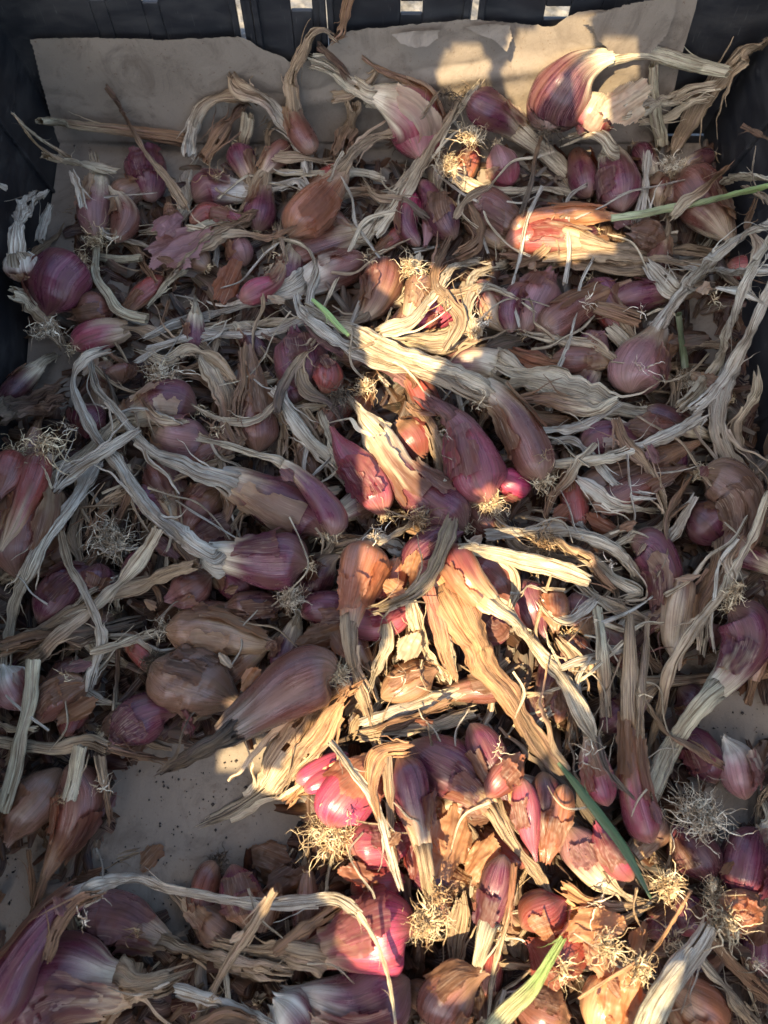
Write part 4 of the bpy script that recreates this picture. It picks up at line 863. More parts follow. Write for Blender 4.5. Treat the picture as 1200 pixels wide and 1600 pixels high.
S('big withered brown bulb at the side of the crate, neck hidden by straw', [[(28, 905, 18), (30, 855, 52), (42, 800, 58), (60, 745, 34), (80, 712, 20)]], [], 'RB', 'TN', roots=24, flaps=3, fc='HB', cut=(.4, .8), wr=.05)
S('red bulb at the frame side with roots at its top, beside the withered brown bulb', [[(28, 705, 12), (15, 730, 26), (-5, 775, 20)]], [], 'RD', 'RB', roots=20, rl=50, flaps=0)
S('reddish neck running down between the red bulb and the withered brown bulb', [[(62, 705, 12), (55, 735, 24), (30, 800, 18), (0, 860, 12)]], [], 'RD', 'TN', roots=0)
S('shallot with pale pink skin flared like a skirt, under the long looping stalks', [[(232, 722, 12), (252, 750, 30), (272, 790, 22), (285, 820, 10)]], [], 'RB', 'TN', roots=0, flaps=3, fc='MV')
S('rosy brown bulb behind the long looping stalks', [[(290, 830, 14), (310, 795, 30), (345, 760, 26)]], [], 'RB', 'HB', roots=0, flaps=2, fc='RB')
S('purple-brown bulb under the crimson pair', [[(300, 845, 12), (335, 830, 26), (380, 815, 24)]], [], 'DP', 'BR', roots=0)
RT('wide mat of roots on the paper under the crossing straws', 175, 845, 62, 190, 'GS')
LF('dried twisted leaf hanging upright over the mat of roots', [(122, 740, 8), (125, 790, 14), (118, 840, 14), (125, 880, 10)], 'TN', flat=.25, twist=1.5)
LF('thin dark stem rising out of the mat of roots', [(200, 775, 8), (180, 820, 9), (150, 860, 10), (130, 885, 8)], 'HB', flat=.8)
S('dark purple bulb half covered by the crossing straws', [[(60, 975, 12), (85, 940, 34), (115, 905, 30), (150, 888, 16)]], [], 'PU', 'PU', roots=0, flaps=2, fc='RB')
S('purple bulb top with a torn rim, beside the mat of roots', [[(140, 925, 14), (152, 900, 26), (155, 880, 18)]], [], 'PU', 'DP', roots=0, closed=True)
S('rosy bulb in shade beneath the crossing straws', [[(330, 900, 14), (300, 920, 30), (262, 938, 22)]], [], 'RB', 'MV', roots=0, flaps=1)
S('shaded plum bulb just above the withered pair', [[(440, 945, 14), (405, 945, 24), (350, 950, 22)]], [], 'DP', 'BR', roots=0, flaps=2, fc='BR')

withered(14, (40, 560, 560, 1050))
strands(16, (40, 560, 560, 1000), whi=5)
# ---------------- middle right
S('long pale necked shallot whose neck fills the middle right, cut end to the wall', [[(690, 568, 14), (720, 566, 24), (752, 568, 27), (785, 574, 30)]], [[(830, 586, 35), (880, 606, 36), (925, 625, 28), (960, 636, 18), (1010, 643, 16), (1078, 650, 13)]], 'MV', 'ST', roots=0, flaps=0, cut=(.3, .7), lc='ST', wr=.04, flat=.42)
LF('crumpled straw husk lying under the long pale neck', [(790, 620, 20), (840, 650, 30), (890, 665, 20)], 'TN', c2='HB', fold=.5)
S('purple bulb nested under the long pale neck with a grey flap of skin', [[(905, 700, 14), (935, 688, 30), (975, 690, 26), (1010, 700, 14)]], [], 'PU', 'PU', roots=0, flaps=2, fc='GS', closed=True)
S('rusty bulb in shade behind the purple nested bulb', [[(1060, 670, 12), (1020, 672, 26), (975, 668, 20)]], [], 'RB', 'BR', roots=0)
LF('thin light straw running under the long pale neck', [(848, 672, 7), (890, 668, 10), (930, 655, 9), (970, 630, 6)], 'GS')
S('brown ribbed shallot lying level in the shade of the pale straw', [[(902, 775, 14), (930, 760, 28), (975, 745, 26), (1030, 718, 20), (1095, 690, 13)]], [], 'BR', 'HB', roots=0, flaps=2, fc='BR', cut=(.4, .9))
S('second brown shallot lying just below the ribbed one', [[(925, 790, 12), (960, 780, 26), (1010, 755, 22), (1070, 730, 12)]], [], 'RB', 'BR', roots=0, flaps=1, fc='HB')
LF('kinked pale stem falling from behind the pale straw', [(862, 690, 8), (895, 688, 9), (925, 715, 9), (955, 750, 10), (985, 770, 11), (1018, 776, 7)], 'GS', flat=.5)
LF('pale straw lying across the brown shallots, its far end frayed', [(862, 726, 9), (905, 722, 11), (960, 712, 13), (1030, 685, 14), (1100, 645, 13)], 'ST', c2='GS', flat=.5, fold=.2, twist=.3, lift=.006)
S('dark purple bulb at the frame side under the brown curled shallot', [[(1075, 790, 14), (1105, 815, 36), (1135, 845, 26)]], [], 'DP', 'PU', roots=0, closed=True)
LF('straw stalk slanting down beside the brown curled shallot', [(1088, 775, 9), (1062, 820, 11), (1034, 866, 10)], 'GS', flat=.6)
LF('broad pale strap standing beside the dark wall, parted into strands', [(1150, 560, 12), (1135, 610, 20), (1125, 670, 18), (1140, 710, 24), (1165, 760, 26), (1180, 800, 18)], 'GS', c2='TN', lift=.004)
S('wrinkled brown curled shallot by the dark wall, roots on its shoulder', [[(1095, 738, 14), (1120, 745, 36), (1152, 775, 40), (1160, 830, 30), (1135, 870, 20)]], [[(1118, 910, 22), (1085, 970, 20), (1050, 1035, 14)]], 'BR', 'HB', roots=40, rl=30, flaps=2, fc='BR', cut=(.75, 1.1), wr=.05)
LF('long bare pale stalk passing in front of the dark wall', [(1208, 365, 8), (1165, 440, 10), (1130, 540, 11), (1100, 600, 13), (1060, 640, 14)], 'GS', c2='ST', flat=.6, fold=.2, twist=.3, lift=.008)
LF('second long bare stalk, nearer the wall, meeting the first at its foot', [(1212, 430, 12), (1170, 520, 11), (1130, 595, 12), (1080, 640, 12)], 'GS', flat=.6, fold=.2, lift=.008)
S('slate purple shallot curling round to a brown neck under the split straps', [[(985, 842, 16), (1012, 852, 32), (1035, 890, 31), (1038, 930, 25), (1030, 960, 18)]], [[(1012, 985, 12), (990, 1010, 12), (965, 1030, 8)]], 'PU', 'RB', roots=14, flaps=2, fc='TN')
RT('tangle of brown roots under the pale sunlit strap', 850, 850, 60, 70, 'TN')
LF('split strap, upper, arching over the slate purple shallot', [(760, 838, 10), (820, 830, 14), (890, 830, 15), (955, 852, 15), (990, 885, 16), (1008, 915, 10)], 'GS', c2='ST', lift=.004)
LF('split strap, lower, folded at its broken end', [(880, 848, 10), (920, 872, 15), (955, 900, 18), (1000, 925, 16), (975, 935, 6)], 'TN', c2='ST', lift=.006)
S('dark crimson bulb in half sun, below the pale sunlit strap', [[(815, 905, 14), (822, 925, 27), (838, 965, 24), (850, 995, 12)]], [], 'PU', 'PU', roots=0, flaps=1, fc='MV')
S('orange-brown bulb neighbouring the dark crimson bulb', [[(862, 918, 12), (866, 945, 24), (868, 985, 16)]], [], 'CO', 'HB', roots=0, flaps=1, fc='OR')
S('purple grey bulb with its neck down, right of the orange-brown bulb', [[(900, 925, 12), (905, 955, 26), (920, 1000, 14)]], [], 'MV', 'TN', roots=0)
S('small fibrous shallot with a root crown, below the orange-brown bulb', [[(885, 990, 10), (900, 1015, 22), (925, 1050, 14)]], [], 'RB', 'TN', roots=36, rl=20, flaps=1)
LF('dangling dark root strand beside the dark crimson bulb', [(862, 900, 3), (845, 950, 4), (838, 990, 4), (852, 1020, 3)], 'TN', flat=.9)
LF('grey twisted blade lying level over the standing stalks', [(880, 1044, 6), (915, 1030, 11), (950, 1020, 11), (985, 1010, 5)], 'GS', flat=.3, lift=.012)
LF('pale stump of cut stalk standing upright by the grey blade', [(934, 948, 9), (938, 1000, 10), (942, 1060, 11), (946, 1120, 11)], 'PG', c2='TN', flat=.7, fold=.1, twist=.1, lift=.006)
LF('dark dry leaf hanging below the pale stump', [(955, 1080, 10), (962, 1130, 12), (968, 1180, 8)], 'DK')
LF('brown level stalk running to the frame side behind the hooked purple shallot', [(1008, 1066, 9), (1070, 1064, 9), (1130, 1058, 10), (1215, 1052, 10)], 'TN', c2='HB', flat=.8, fold=.1, twist=.1)
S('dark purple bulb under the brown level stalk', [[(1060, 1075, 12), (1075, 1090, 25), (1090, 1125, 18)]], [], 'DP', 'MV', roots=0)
S('broad brown leaf sheath beside the bare stalk, running down from the curled shallot', [[(1070, 900, 16), (1060, 950, 26), (1055, 1000, 22), (1060, 1045, 14)]], [], 'BR', 'TN', roots=0, cut=(.0, .3))
LF('thin long bare stalk sweeping down from the frame side past the slate shallot', [(1200, 770, 8), (1165, 860, 9), (1110, 950, 10), (1070, 1005, 11), (1045, 1050, 11), (1030, 1110, 9), (1005, 1195, 6)], 'ST', c2='TN', flat=.6, fold=.2, lift=.01)
RT('wispy pale roots near the frame side above the hooked purple shallot', 1150, 925, 40, 50, 'ST')
S('pinkish purple bulb under the pale foot of the hooked shallot', [[(1118, 1225, 12), (1105, 1195, 32), (1085, 1155, 26), (1070, 1130, 12)]], [], 'PU', 'PU', roots=0, flaps=1, fc='PK')
S('mauve bulb resting on bare paper beside the pinkish purple one', [[(1165, 1250, 12), (1155, 1215, 30), (1145, 1175, 26), (1130, 1150, 12)]], [], 'MV', 'GS', roots=0, flaps=2, fc='RB')
S('hooked purple shallot with a long pale stalk curving down to a cut end', [[(1140, 948, 18), (1160, 965, 38), (1166, 1005, 38), (1140, 1055, 25), (1105, 1092, 18)]], [[(1075, 1125, 16), (1048, 1165, 17), (1028, 1210, 17), (1015, 1248, 13)]], 'PU', 'PG', roots=30, rl=36, flaps=1, fc='PU', cut=(.55, .9), lc='PG', flat=.7, tw=.1, lift=.012)

withered(16, (780, 1180, 560, 1280))
strands(18, (820, 1180, 560, 1300), whi=5)
# ---------------- middle
S('bronze bulb in the middle behind the torn brown leaf', [[(660, 720, 14), (645, 690, 32), (620, 660, 26)]], [], 'RD', 'HB', roots=0, flaps=2, fc='RB')
LF('torn brown strip of sheath hanging behind the pink papery bulb', [(640, 632, 12), (665, 660, 18), (690, 710, 18), (695, 750, 14)], 'HB', c2='TN', flat=.3, fold=.5)
RT('yellow roots in the sun under the great straw bundle', 572, 605, 36, 90, 'ST')
S('sunlit pink shallot with layered skins, at the foot of the pale cut stalk', [[(600, 805, 14), (588, 775, 28), (565, 738, 30), (535, 700, 18), (518, 668, 10)]], [], 'PK', 'RD', roots=24, flaps=3, fc='PK', cut=(.7, 1.1), lift=.004)
S('bluish bronze shallot in the centre, its straw neck half in the sun', [[(728, 826, 16), (708, 806, 40), (668, 780, 40), (628, 740, 30), (600, 700, 30), (580, 665, 24)]], [[(565, 640, 18), (545, 622, 10)]], 'PU', 'ST', roots=20, flaps=2, fc='HB', cut=(.45, .72), lift=.006)
S('pink papery bulb near the centre, ribbed skin drawn into the great straw bundle', [[(768, 785, 16), (752, 760, 42), (738, 718, 42), (722, 670, 26), (700, 640, 15)]], [[(660, 610, 11), (605, 580, 10), (540, 555, 9), (490, 520, 7), (470, 480, 5)]], 'PK', 'MV', roots=100, rl=46, flaps=3, fc='MV', cut=(.5, .9), wr=.04, lift=.004)
S('bright magenta clove between the pink papery bulb and the brown ribbed one', [[(830, 765, 12), (808, 758, 24), (778, 742, 18)]], [], 'HP', 'HP', roots=0, closed=True)
S('long brown ribbed shallot whose pale leaves form the great straw bundle', [[(848, 752, 16), (838, 725, 32), (818, 680, 32), (790, 635, 24), (755, 600, 20)]], [[(700, 575, 22), (640, 560, 22), (580, 535, 19), (530, 510, 17), (480, 480, 15)]], 'RB', 'TN', roots=40, rl=46, flaps=2, fc='HB', cut=(.5, .9), lc='ST', lift=.01)
LF('flat strand of straw lying along the lower side of the great straw bundle', [(478, 500, 12), (540, 540, 16), (600, 565, 17), (660, 585, 16), (720, 610, 12), (760, 625, 8)], 'GS', c2='TN', lift=.008)
LF('fresh green sprout lying in the end of the great straw bundle', [(488, 468, 3), (510, 488, 5), (528, 508, 5), (545, 524, 3)], 'GN', flat=.8, fold=.05, name='green_stalk', cat='green stalk', m=M_GREEN, lift=.02)
LF('frayed dry ends of leaf standing at the tip of the great straw bundle', [(462, 460, 6), (470, 485, 10), (485, 500, 8)], 'GS')
S('crimson bulb nested under the bluish bronze shallot', [[(640, 905, 12), (655, 875, 34), (690, 845, 30), (720, 830, 14)]], [], 'PU', 'PU', roots=0, flaps=1, fc='RB')
RT('dark wiry roots in the centre, between the bronze necked bulb and the torn leaf', 655, 810, 50, 60, 'TN')
S('sunlit vermilion clove between the bronze necked bulb and the grey torn leaf', [[(590, 935, 12), (612, 905, 24), (622, 870, 16)]], [], 'RD', 'OR', roots=0, flaps=2, fc='OR')
FK('glowing orange skin standing behind the grey torn leaf', 655, 885, 30, 44, 20, 'OR', 1.1, .2, -.3, .3)
FK('orange skin scrap in the sun, below the vermilion clove', 615, 920, 22, 30, 120, 'OR', 1.0, .25, .2, .3)
S('chocolate bulb split open and glowing red, under the pale sunlit strap', [[(735, 880, 14), (758, 892, 32), (785, 915, 28), (800, 940, 14)]], [], 'RD', 'RB', roots=0, flaps=2, fc='OR')
LF('pale curled leaf bent round the chocolate bulb', [(770, 870, 8), (800, 890, 12), (808, 920, 10), (795, 950, 7)], 'ST')
S('pale rose bulb lit at the tip of the dark lower clove', [[(540, 965, 14), (575, 975, 26), (615, 968, 24), (640, 950, 12)]], [], 'PK', 'PK', roots=0, flaps=1, fc='MV', closed=True)
S('rose bulb under the big copper neck, only its side in the sun', [[(790, 960, 12), (770, 980, 30), (745, 960, 24)]], [], 'PK', 'RB', roots=0, closed=True)
S('dark plum bulb with a pale tip, left of the bronze necked bulb, upper of two', [[(492, 940, 14), (494, 910, 26), (512, 880, 20), (530, 868, 9)]], [], 'DP', 'TN', roots=0, flaps=1, fc='RB')
S('dark violet clove lying level beneath the dark plum bulb with a pale tip', [[(470, 962, 12), (495, 952, 26), (535, 955, 28), (565, 965, 14)]], [], 'PU', 'DP', roots=0, closed=True)
RT('hairy roots between the crimson looping shallot and the dark violet clove', 455, 935, 42, 80, 'GS')
FK('rust red skins crowded below the dark violet clove', 500, 995, 30, 46, 70, 'HB', 1.0, .25, .2, .2)
FK('brown skin leaf standing beside the bronze necked bulb', 530, 1005, 20, 34, 150, 'HB', .9, .2, .4, 0)
S('bronze necked bulb hanging root up in the centre, cut by the edge of the sun', [[(580, 846, 16), (572, 872, 38), (562, 905, 34), (552, 945, 22), (548, 980, 16)]], [[(550, 1020, 14), (558, 1060, 13), (572, 1100, 13), (588, 1165, 9)]], 'CO', 'HB', roots=50, rl=34, rc='WH', flaps=2, fc='HB', cut=(.65, 1.0), lc='TN', lift=.008)
LF('sunlit yellow strips of straw below the orange skins', [(600, 960, 12), (605, 1000, 14), (590, 1040, 12), (575, 1080, 8)], 'ST', fold=.5)
LF('crumpled pale straw leaf under the big copper neck', [(640, 930, 10), (650, 975, 14), (665, 1020, 13), (690, 1060, 10)], 'ST', fold=.6)
LF('pink ribbed scrap of neck under the big copper neck', [(668, 950, 16), (690, 1000, 18), (705, 1060, 14)], 'PK', c2='ST', fold=.5)
FK('yellow papery skin lying in the sun at the middle', 640, 1010, 26, 34, 30, 'ST', .8, .2, .2, .2)
S('amber brown bulb in a pocket of shade at the middle', [[(595, 1090, 12), (622, 1075, 26), (660, 1055, 26), (682, 1045, 12)]], [], 'HB', 'HB', roots=0, flaps=2, fc='HB')
LF('straw lying level below the amber brown bulb, upper one', [(565, 1130, 12), (620, 1110, 14), (690, 1085, 15), (745, 1062, 10)], 'GS', c2='ST')
LF('straw lying level below the amber brown bulb, lower one, cut square', [(560, 1148, 10), (620, 1135, 12), (690, 1128, 14), (740, 1112, 12)], 'TN', c2='ST', fold=.5)
LF('brown folded leaf between the level straws', [(590, 1138, 10), (650, 1118, 14), (700, 1100, 10)], 'HB')
S('big copper neck in full sun, running down to a dark withered end', [[(655, 880, 16), (672, 895, 28), (688, 915, 34), (700, 932, 36)]], [[(715, 958, 42), (735, 1000, 40), (760, 1040, 31), (785, 1080, 25), (805, 1110, 22), (850, 1175, 22), (900, 1245, 24), (950, 1310, 22), (1005, 1375, 16)]], 'RD', 'OR', roots=0, flaps=0, lc='OR', lc2='DK', cut=(.2, .7), wr=.05, lift=.006, flat=.5, lfold=.22)
LF('pinkish pleated sheath along the edge of the big copper neck', [(668, 915, 12), (678, 960, 16), (692, 1010, 18), (708, 1060, 12)], (.42, .16, .10), c2='OR', flat=.3, fold=.4, lift=.004)
S('salmon necked bulb with a golden leaf lying across the big copper neck', [[(700, 850, 16), (712, 875, 27), (738, 915, 25), (775, 950, 17)]], [[(815, 985, 15), (860, 1040, 15), (895, 1090, 18), (925, 1150, 14), (950, 1210, 7)]], 'RD', 'OR', roots=0, flaps=1, fc='OR', lc='ST', cut=(.3, .8), lift=.012, flat=.5)
LF('broad pale sunlit strap with a square cut end', [(716, 858, 10), (760, 862, 14), (830, 880, 18), (890, 898, 19), (920, 908, 14)], 'ST', flat=.3, fold=.35, twist=.2, lift=.012, ragged=.4)
LF('grey-green torn leaf bent across the centre of the heap', [(708, 806, 14), (694, 850, 18), (672, 895, 19), (645, 925, 16), (615, 942, 13), (582, 952, 10)], (.27, .20, .11), flat=.3, fold=.7, lift=.02, ragged=1.5)
LF('pale root stub beside the bronze necked bulb', [(590, 848, 6), (615, 838, 7), (640, 822, 6)], 'ST')

# ---------------- crimson shallots left of centre
S('crimson shallot whose leaf comes back in a long narrow loop', [[(505, 838, 16), (492, 815, 36), (448, 795, 40), (395, 768, 30), (345, 745, 22)]], [[(300, 733, 17), (250, 715, 13), (215, 685, 10), (180, 640, 9), (152, 605, 9), (142, 560, 7)]], 'PU', 'TN', roots=14, flaps=1, fc='TN', cut=(.5, .85), lc='GS', lift=.008)
S('crimson clove with a thin tan neck lying across the crimson looped shallot', [[(520, 838, 12), (522, 812, 24), (498, 775, 20), (462, 738, 12), (430, 718, 8)]], [[(385, 706, 7), (345, 694, 6), (310, 684, 6)]], 'PU', 'TN', roots=10, flaps=0, cut=(.5, .85), lc='ST', flat=.6, lift=.012)
S('crimson shallot ending the longest looping stalk of the heap', [[(482, 882, 18), (462, 876, 42), (420, 876, 42), (370, 872, 28), (325, 862, 20)]], [[(290, 840, 17), (240, 800, 15), (190, 735, 13), (145, 675, 12), (115, 620, 12), (115, 580, 12), (135, 555, 11), (165, 545, 9)]], 'PU', 'ST', roots=16, flaps=1, fc='PU', cut=(.55, .85), lc='GS', lift=.014)
LF('straw strap slanting from the looping stalks to the frame side', [(150, 720, 14), (118, 775, 14), (70, 845, 14), (32, 930, 14), (14, 1000, 13), (10, 1058, 9)], 'GS', c2='ST', flat=.6, fold=.2, twist=.2, lift=.008)
LF('ragged pale sheath hanging over the withered brown bulb', [(215, 670, 8), (150, 712, 14), (105, 745, 15), (88, 765, 8)], 'GS', lift=.006)
LF('long straw slanting under the crossing one, towards the shaded corner', [(305, 880, 11), (240, 905, 12), (180, 932, 13), (100, 965, 13), (40, 1000, 12), (-10, 1020, 10)], 'TN', c2='TN', flat=.6, fold=.15, twist=.2)
LF('dark rough leaf lying level below the long slanting straw', [(0, 1010, 14), (60, 995, 16), (130, 985, 18), (220, 970, 16)], 'HB', c2='DK')
LF('long straw crossing on top from the looping stalk to the frame side', [(248, 825, 11), (225, 872, 13), (180, 920, 14), (110, 980, 14), (60, 1020, 14), (22, 1052, 10)], 'ST', c2='TN', flat=.6, fold=.2, twist=.2, lift=.012)
LF('thin dried twisted stem descending across the crossing straws', [(98, 832, 7), (108, 880, 9), (130, 920, 9), (152, 965, 10), (155, 1010, 11), (140, 1075, 9)], 'TN', c2='GS', lift=.006)

# ---------------- lower left
S('pale grey bulb in shade at the frame side, under the green-white stalk', [[(40, 1110, 14), (25, 1080, 32), (5, 1040, 24)]], [], 'MV', 'GS', roots=0)
S('rose skinned empty husk, folded along one side', [[(60, 1130, 12), (85, 1095, 34), (115, 1075, 30), (140, 1068, 14)]], [], 'RB', 'HB', roots=0, flaps=2, fc='HB', closed=True)
FK('folded brown skin under the rose skinned husk', 120, 1110, 24, 46, 60, 'HB', 1.2, .2, .2, .3)
S('brown husked bulb hanging down in the shaded corner, leaf tip on the paper', [[(95, 1200, 16), (70, 1235, 36), (35, 1275, 34), (10, 1320, 16)]], [], 'BR', 'BR', roots=0, flaps=2, fc='BR', wr=.05)
S('rust husked bulb with a twisted brown tail lying on the bare paper', [[(105, 1195, 14), (125, 1235, 38), (115, 1285, 32), (90, 1330, 18), (70, 1370, 9)]], [[(60, 1400, 6), (50, 1425, 4)]], 'RB', 'HB', roots=0, flaps=3, fc='CO', wr=.05)
LF('dry curled ribbon hanging beside the rust husked bulb', [(158, 1180, 10), (165, 1220, 10), (170, 1260, 8), (172, 1292, 5)], 'TN', c2='HB', twist=1.2)
LF('dark narrow leaf lying on the paper of the shaded corner', [(12, 1350, 5), (28, 1390, 7), (38, 1440, 6)], 'DK')
LF('second narrow leaf on the paper of the shaded corner', [(45, 1330, 6), (48, 1380, 8), (52, 1430, 5)], 'HB')
S('violet bulb with outer skin opened like petals, on the edge of bare paper', [[(280, 1112, 12), (252, 1108, 30), (212, 1128, 40), (180, 1155, 20), (165, 1170, 10)]], [], 'PU', 'TN', roots=0, flaps=3, fc='MV', cut=(.75, 1.1))
LF('stem with a knotted joint lying level at the frame side', [(-10, 1160, 10), (40, 1165, 11), (90, 1170, 11), (140, 1160, 14), (170, 1168, 12)], 'ST', c2='TN', flat=.8, fold=.08, twist=.1, lift=.004)
LF('orange-brown stem continuing from the knotted joint over bare paper', [(170, 1170, 9), (215, 1180, 8), (262, 1190, 7)], 'HB', flat=.6)
LF('green-white stalk slanting down at the frame side', [(52, 1030, 13), (45, 1090, 13), (40, 1125, 11), (25, 1190, 13), (2, 1270, 13)], 'PG', flat=.75, fold=.08, twist=.1, lift=.006)
LF('thin level straw behind the green-white stalk', [(-5, 1132, 7), (25, 1138, 7), (55, 1140, 6)], 'ST')
LF('stub of green-white stalk with a green cut end, pointing at the rust husk', [(128, 1165, 12), (118, 1205, 13), (106, 1250, 13)], 'PG', flat=.75, fold=.06, twist=.05, lift=.014, ragged=.3)
LF('pale straw stub between the crossing straws and the withered pair', [(142, 1022, 9), (190, 1008, 10), (242, 990, 9)], 'ST', flat=.6)
S('pale brown withered shallot, upper of the withered pair', [[(258, 985, 18), (290, 985, 34), (345, 990, 36), (400, 1005, 24), (442, 1010, 14)]], [], 'HB', 'TN', roots=40, rl=44, rc='GS', flaps=2, fc='TN', wr=.13, cut=(.3, .8))
S('dark brown mouldy bulb, lower of the withered pair, soil on its roots', [[(238, 1035, 22), (265, 1055, 46), (310, 1068, 50), (350, 1088, 32), (385, 1105, 16)]], [], 'BR', 'DK', roots=60, rl=40, rc='DK', flaps=2, fc='BR', wr=.17)
FK('sunlit orange skin peeping out behind the bronze shallot', 392, 1060, 20, 26, 30, 'OR', .9, .2, .3, .2)
LF('torn straw scrap hanging on the sunlit husk\'s dark neighbour', [(285, 1110, 5), (298, 1130, 6), (300, 1150, 4)], 'PK')

# ---------------- lower middle
LF('great papery husk in full sun, frayed to a point over the bare paper', [(545, 1075, 20), (500, 1110, 38), (455, 1170, 46), (410, 1230, 30), (365, 1262, 20), (322, 1283, 8)], 'OR', c2='ST', flat=.35, fold=.35, twist=.2)
LF('loose golden layer lying on the great papery husk', [(540, 1095, 12), (505, 1140, 26), (470, 1185, 26), (440, 1230, 12)], 'OR', c2='TN', flat=.25, fold=.4)
LF('golden curled shreds below the great papery husk', [(450, 1255, 12), (480, 1225, 20), (505, 1220, 14)], 'OR', flat=.4, fold=.6)
S('bronze glossy shallot with its withered neck lying over the bare paper', [[(528, 1052, 18), (510, 1048, 44), (462, 1068, 50), (405, 1108, 36), (345, 1150, 24)]], [[(310, 1170, 20), (280, 1188, 15), (255, 1203, 8)]], 'RB', 'DK', roots=90, rl=38, rc='ST', flaps=0, cut=(.45, .85), lift=.010)
S('vivid pink clove peeping out under the great papery husk', [[(462, 1222, 10), (485, 1210, 17), (520, 1190, 16), (545, 1178, 8)]], [], 'HP', 'PK', roots=0, closed=True)
S('second pink clove tucked beside the vivid pink one', [[(475, 1236, 8), (500, 1222, 15), (535, 1205, 14)]], [], 'HP', 'HP', roots=0, closed=True)
S('sunlit pink bulb with a bushy yellow root tuft', [[(518, 1296, 16), (525, 1270, 38), (545, 1240, 42), (580, 1205, 34), (605, 1175, 16)]], [], 'HP', 'OR', roots=150, rl=74, rc='ST', flaps=2, fc='OR', cut=(.55, .9), rspread=1.2, lift=.004)
S('pale pink bulb lying level, pointed away from the bushy root tuft', [[(545, 1332, 16), (565, 1322, 36), (600, 1318, 36), (635, 1300, 22), (655, 1288, 10)]], [], 'PK', 'HP', roots=0, flaps=3, fc='MV', lift=.004)
FK('brown skin in the shade left of the bushy root tuft', 420, 1345, 40, 46, 110, 'HB', .8, .2, .3, -.2)
FK('dark curled skin below the bushy root tuft', 445, 1385, 36, 44, 60, 'BR', .9, .2, -.1, .3)
S('crimson bulb folded in brown skin below the pale pink bulb', [[(548, 1395, 14), (575, 1382, 28), (612, 1378, 25), (640, 1380, 12)]], [], 'RD', 'HP', roots=0, flaps=2, fc='HB')
FK('thin brown skin between the pale pink bulb and the crimson one', 555, 1365, 24, 34, 100, 'CO', .8, .2, .2, .1)
FK('large sunlit tan skin with veins, near the inverted purple bulb', 705, 1315, 44, 62, 20, 'OR', .5, .16, -.15, .2)
FK('curled golden skin beside the large veined skin', 752, 1345, 34, 52, 40, 'OR', 1.0, .2, .2, -.3)
FK('translucent orange skin catching light above the curled golden skin', 800, 1265, 36, 46, 150, 'OR', .6, .2, -.3, .3)
FK('small red skin behind the neck of the inverted purple bulb', 645, 1345, 18, 30, 0, 'RD', .9, .2, .2, 0)
S('broad purple shallot with flaky golden skin, twisting down to a long tan neck', [[(640, 1160, 16), (668, 1180, 38), (710, 1205, 44), (750, 1240, 26), (775, 1275, 15)]], [[(800, 1315, 13), (835, 1360, 14), (870, 1415, 17), (915, 1440, 16), (955, 1450, 10)]], 'PU', 'TN', roots=0, flaps=3, fc='CO', cut=(.7, 1.0), lift=.004)
S('deep violet bulb beside the broad purple shallot, away from the sun', [[(735, 1130, 12), (755, 1165, 28), (775, 1210, 26), (790, 1250, 12)]], [], 'PU', 'DP', roots=0)
S('scarlet bulb between the violet bulb and the withered end of the copper neck', [[(760, 1245, 12), (785, 1215, 24), (815, 1180, 20)]], [], 'RD', 'CO', roots=0)
S('inverted purple bulb with a slim grey neck hanging down into yellow roots', [[(622, 1178, 16), (632, 1205, 34), (642, 1245, 33), (655, 1295, 20), (664, 1340, 13)]], [[(670, 1380, 12), (678, 1425, 11)]], 'PU', 'TN', roots=0, flaps=2, fc='RB', cut=(.5, .9), lc='TN', flat=.7, tw=.15, lift=.006)
LF('brown strap standing beside the inverted purple bulb', [(605, 1180, 9), (606, 1240, 10), (612, 1300, 9), (618, 1350, 6)], 'TN', c2='HB')
LF('twisted pale straw lying from the great papery husk to the yellow roots', [(515, 1160, 7), (545, 1195, 10), (578, 1240, 9), (598, 1290, 8), (612, 1340, 8), (628, 1388, 7)], 'ST', c2='GS', twist=1.4, lift=.014)
LF('golden folded neck between the two sunlit pink bulbs', [(590, 1280, 6), (580, 1230, 22), (595, 1180, 22), (640, 1170, 12)], 'OR', fold=.5)
RT('bright yellow root mass in the sun beneath the inverted purple bulb', 670, 1440, 52, 170, 'ST')
RT('thin dark root hairs beside the yellow root mass', 690, 1400, 40, 36, 'TN')
S('large crimson pink bulb near the bottom with a thick tan neck', [[(648, 1455, 18), (628, 1450, 58), (580, 1462, 60), (525, 1480, 34), (480, 1490, 26)]], [[(430, 1490, 24), (380, 1480, 20), (335, 1470, 14)]], 'HP', 'TN', roots=30, flaps=3, fc='MV', cut=(.6, .9), lift=.004, lc='TN')
LF('slack brown leaf lying above the neck of the large crimson bulb', [(430, 1490, 12), (480, 1450, 18), (520, 1425, 14), (545, 1410, 8)], 'HB')
S('shadowed rose bulb under the large crimson pink bulb', [[(640, 1530, 18), (610, 1550, 50), (555, 1570, 46), (490, 1560, 26), (440, 1545, 14)]], [], 'PU', 'GS', roots=0, flaps=3, fc='MV')
S('purple bulb at the bottom edge below the slack brown leaf', [[(480, 1625, 16), (455, 1585, 38), (425, 1560, 26)]], [], 'PU', 'GS', roots=0, flaps=1, fc='MV')
S('violet clove pair on the bare paper, the smaller end of the pale arching leaf', [[(340, 1345, 12), (325, 1368, 22), (318, 1410, 21), (338, 1455, 15), (368, 1478, 9)], [(362, 1350, 12), (372, 1385, 30), (385, 1425, 32), (390, 1460, 16)]], [], ['RB', 'PU'], 'HB', roots=26, rl=40, rc='DK', flaps=2, fc='HB')
FK('dark skin leaning on the violet clove pair', 420, 1420, 30, 46, 20, 'BR', .9, .2, .2, .3)
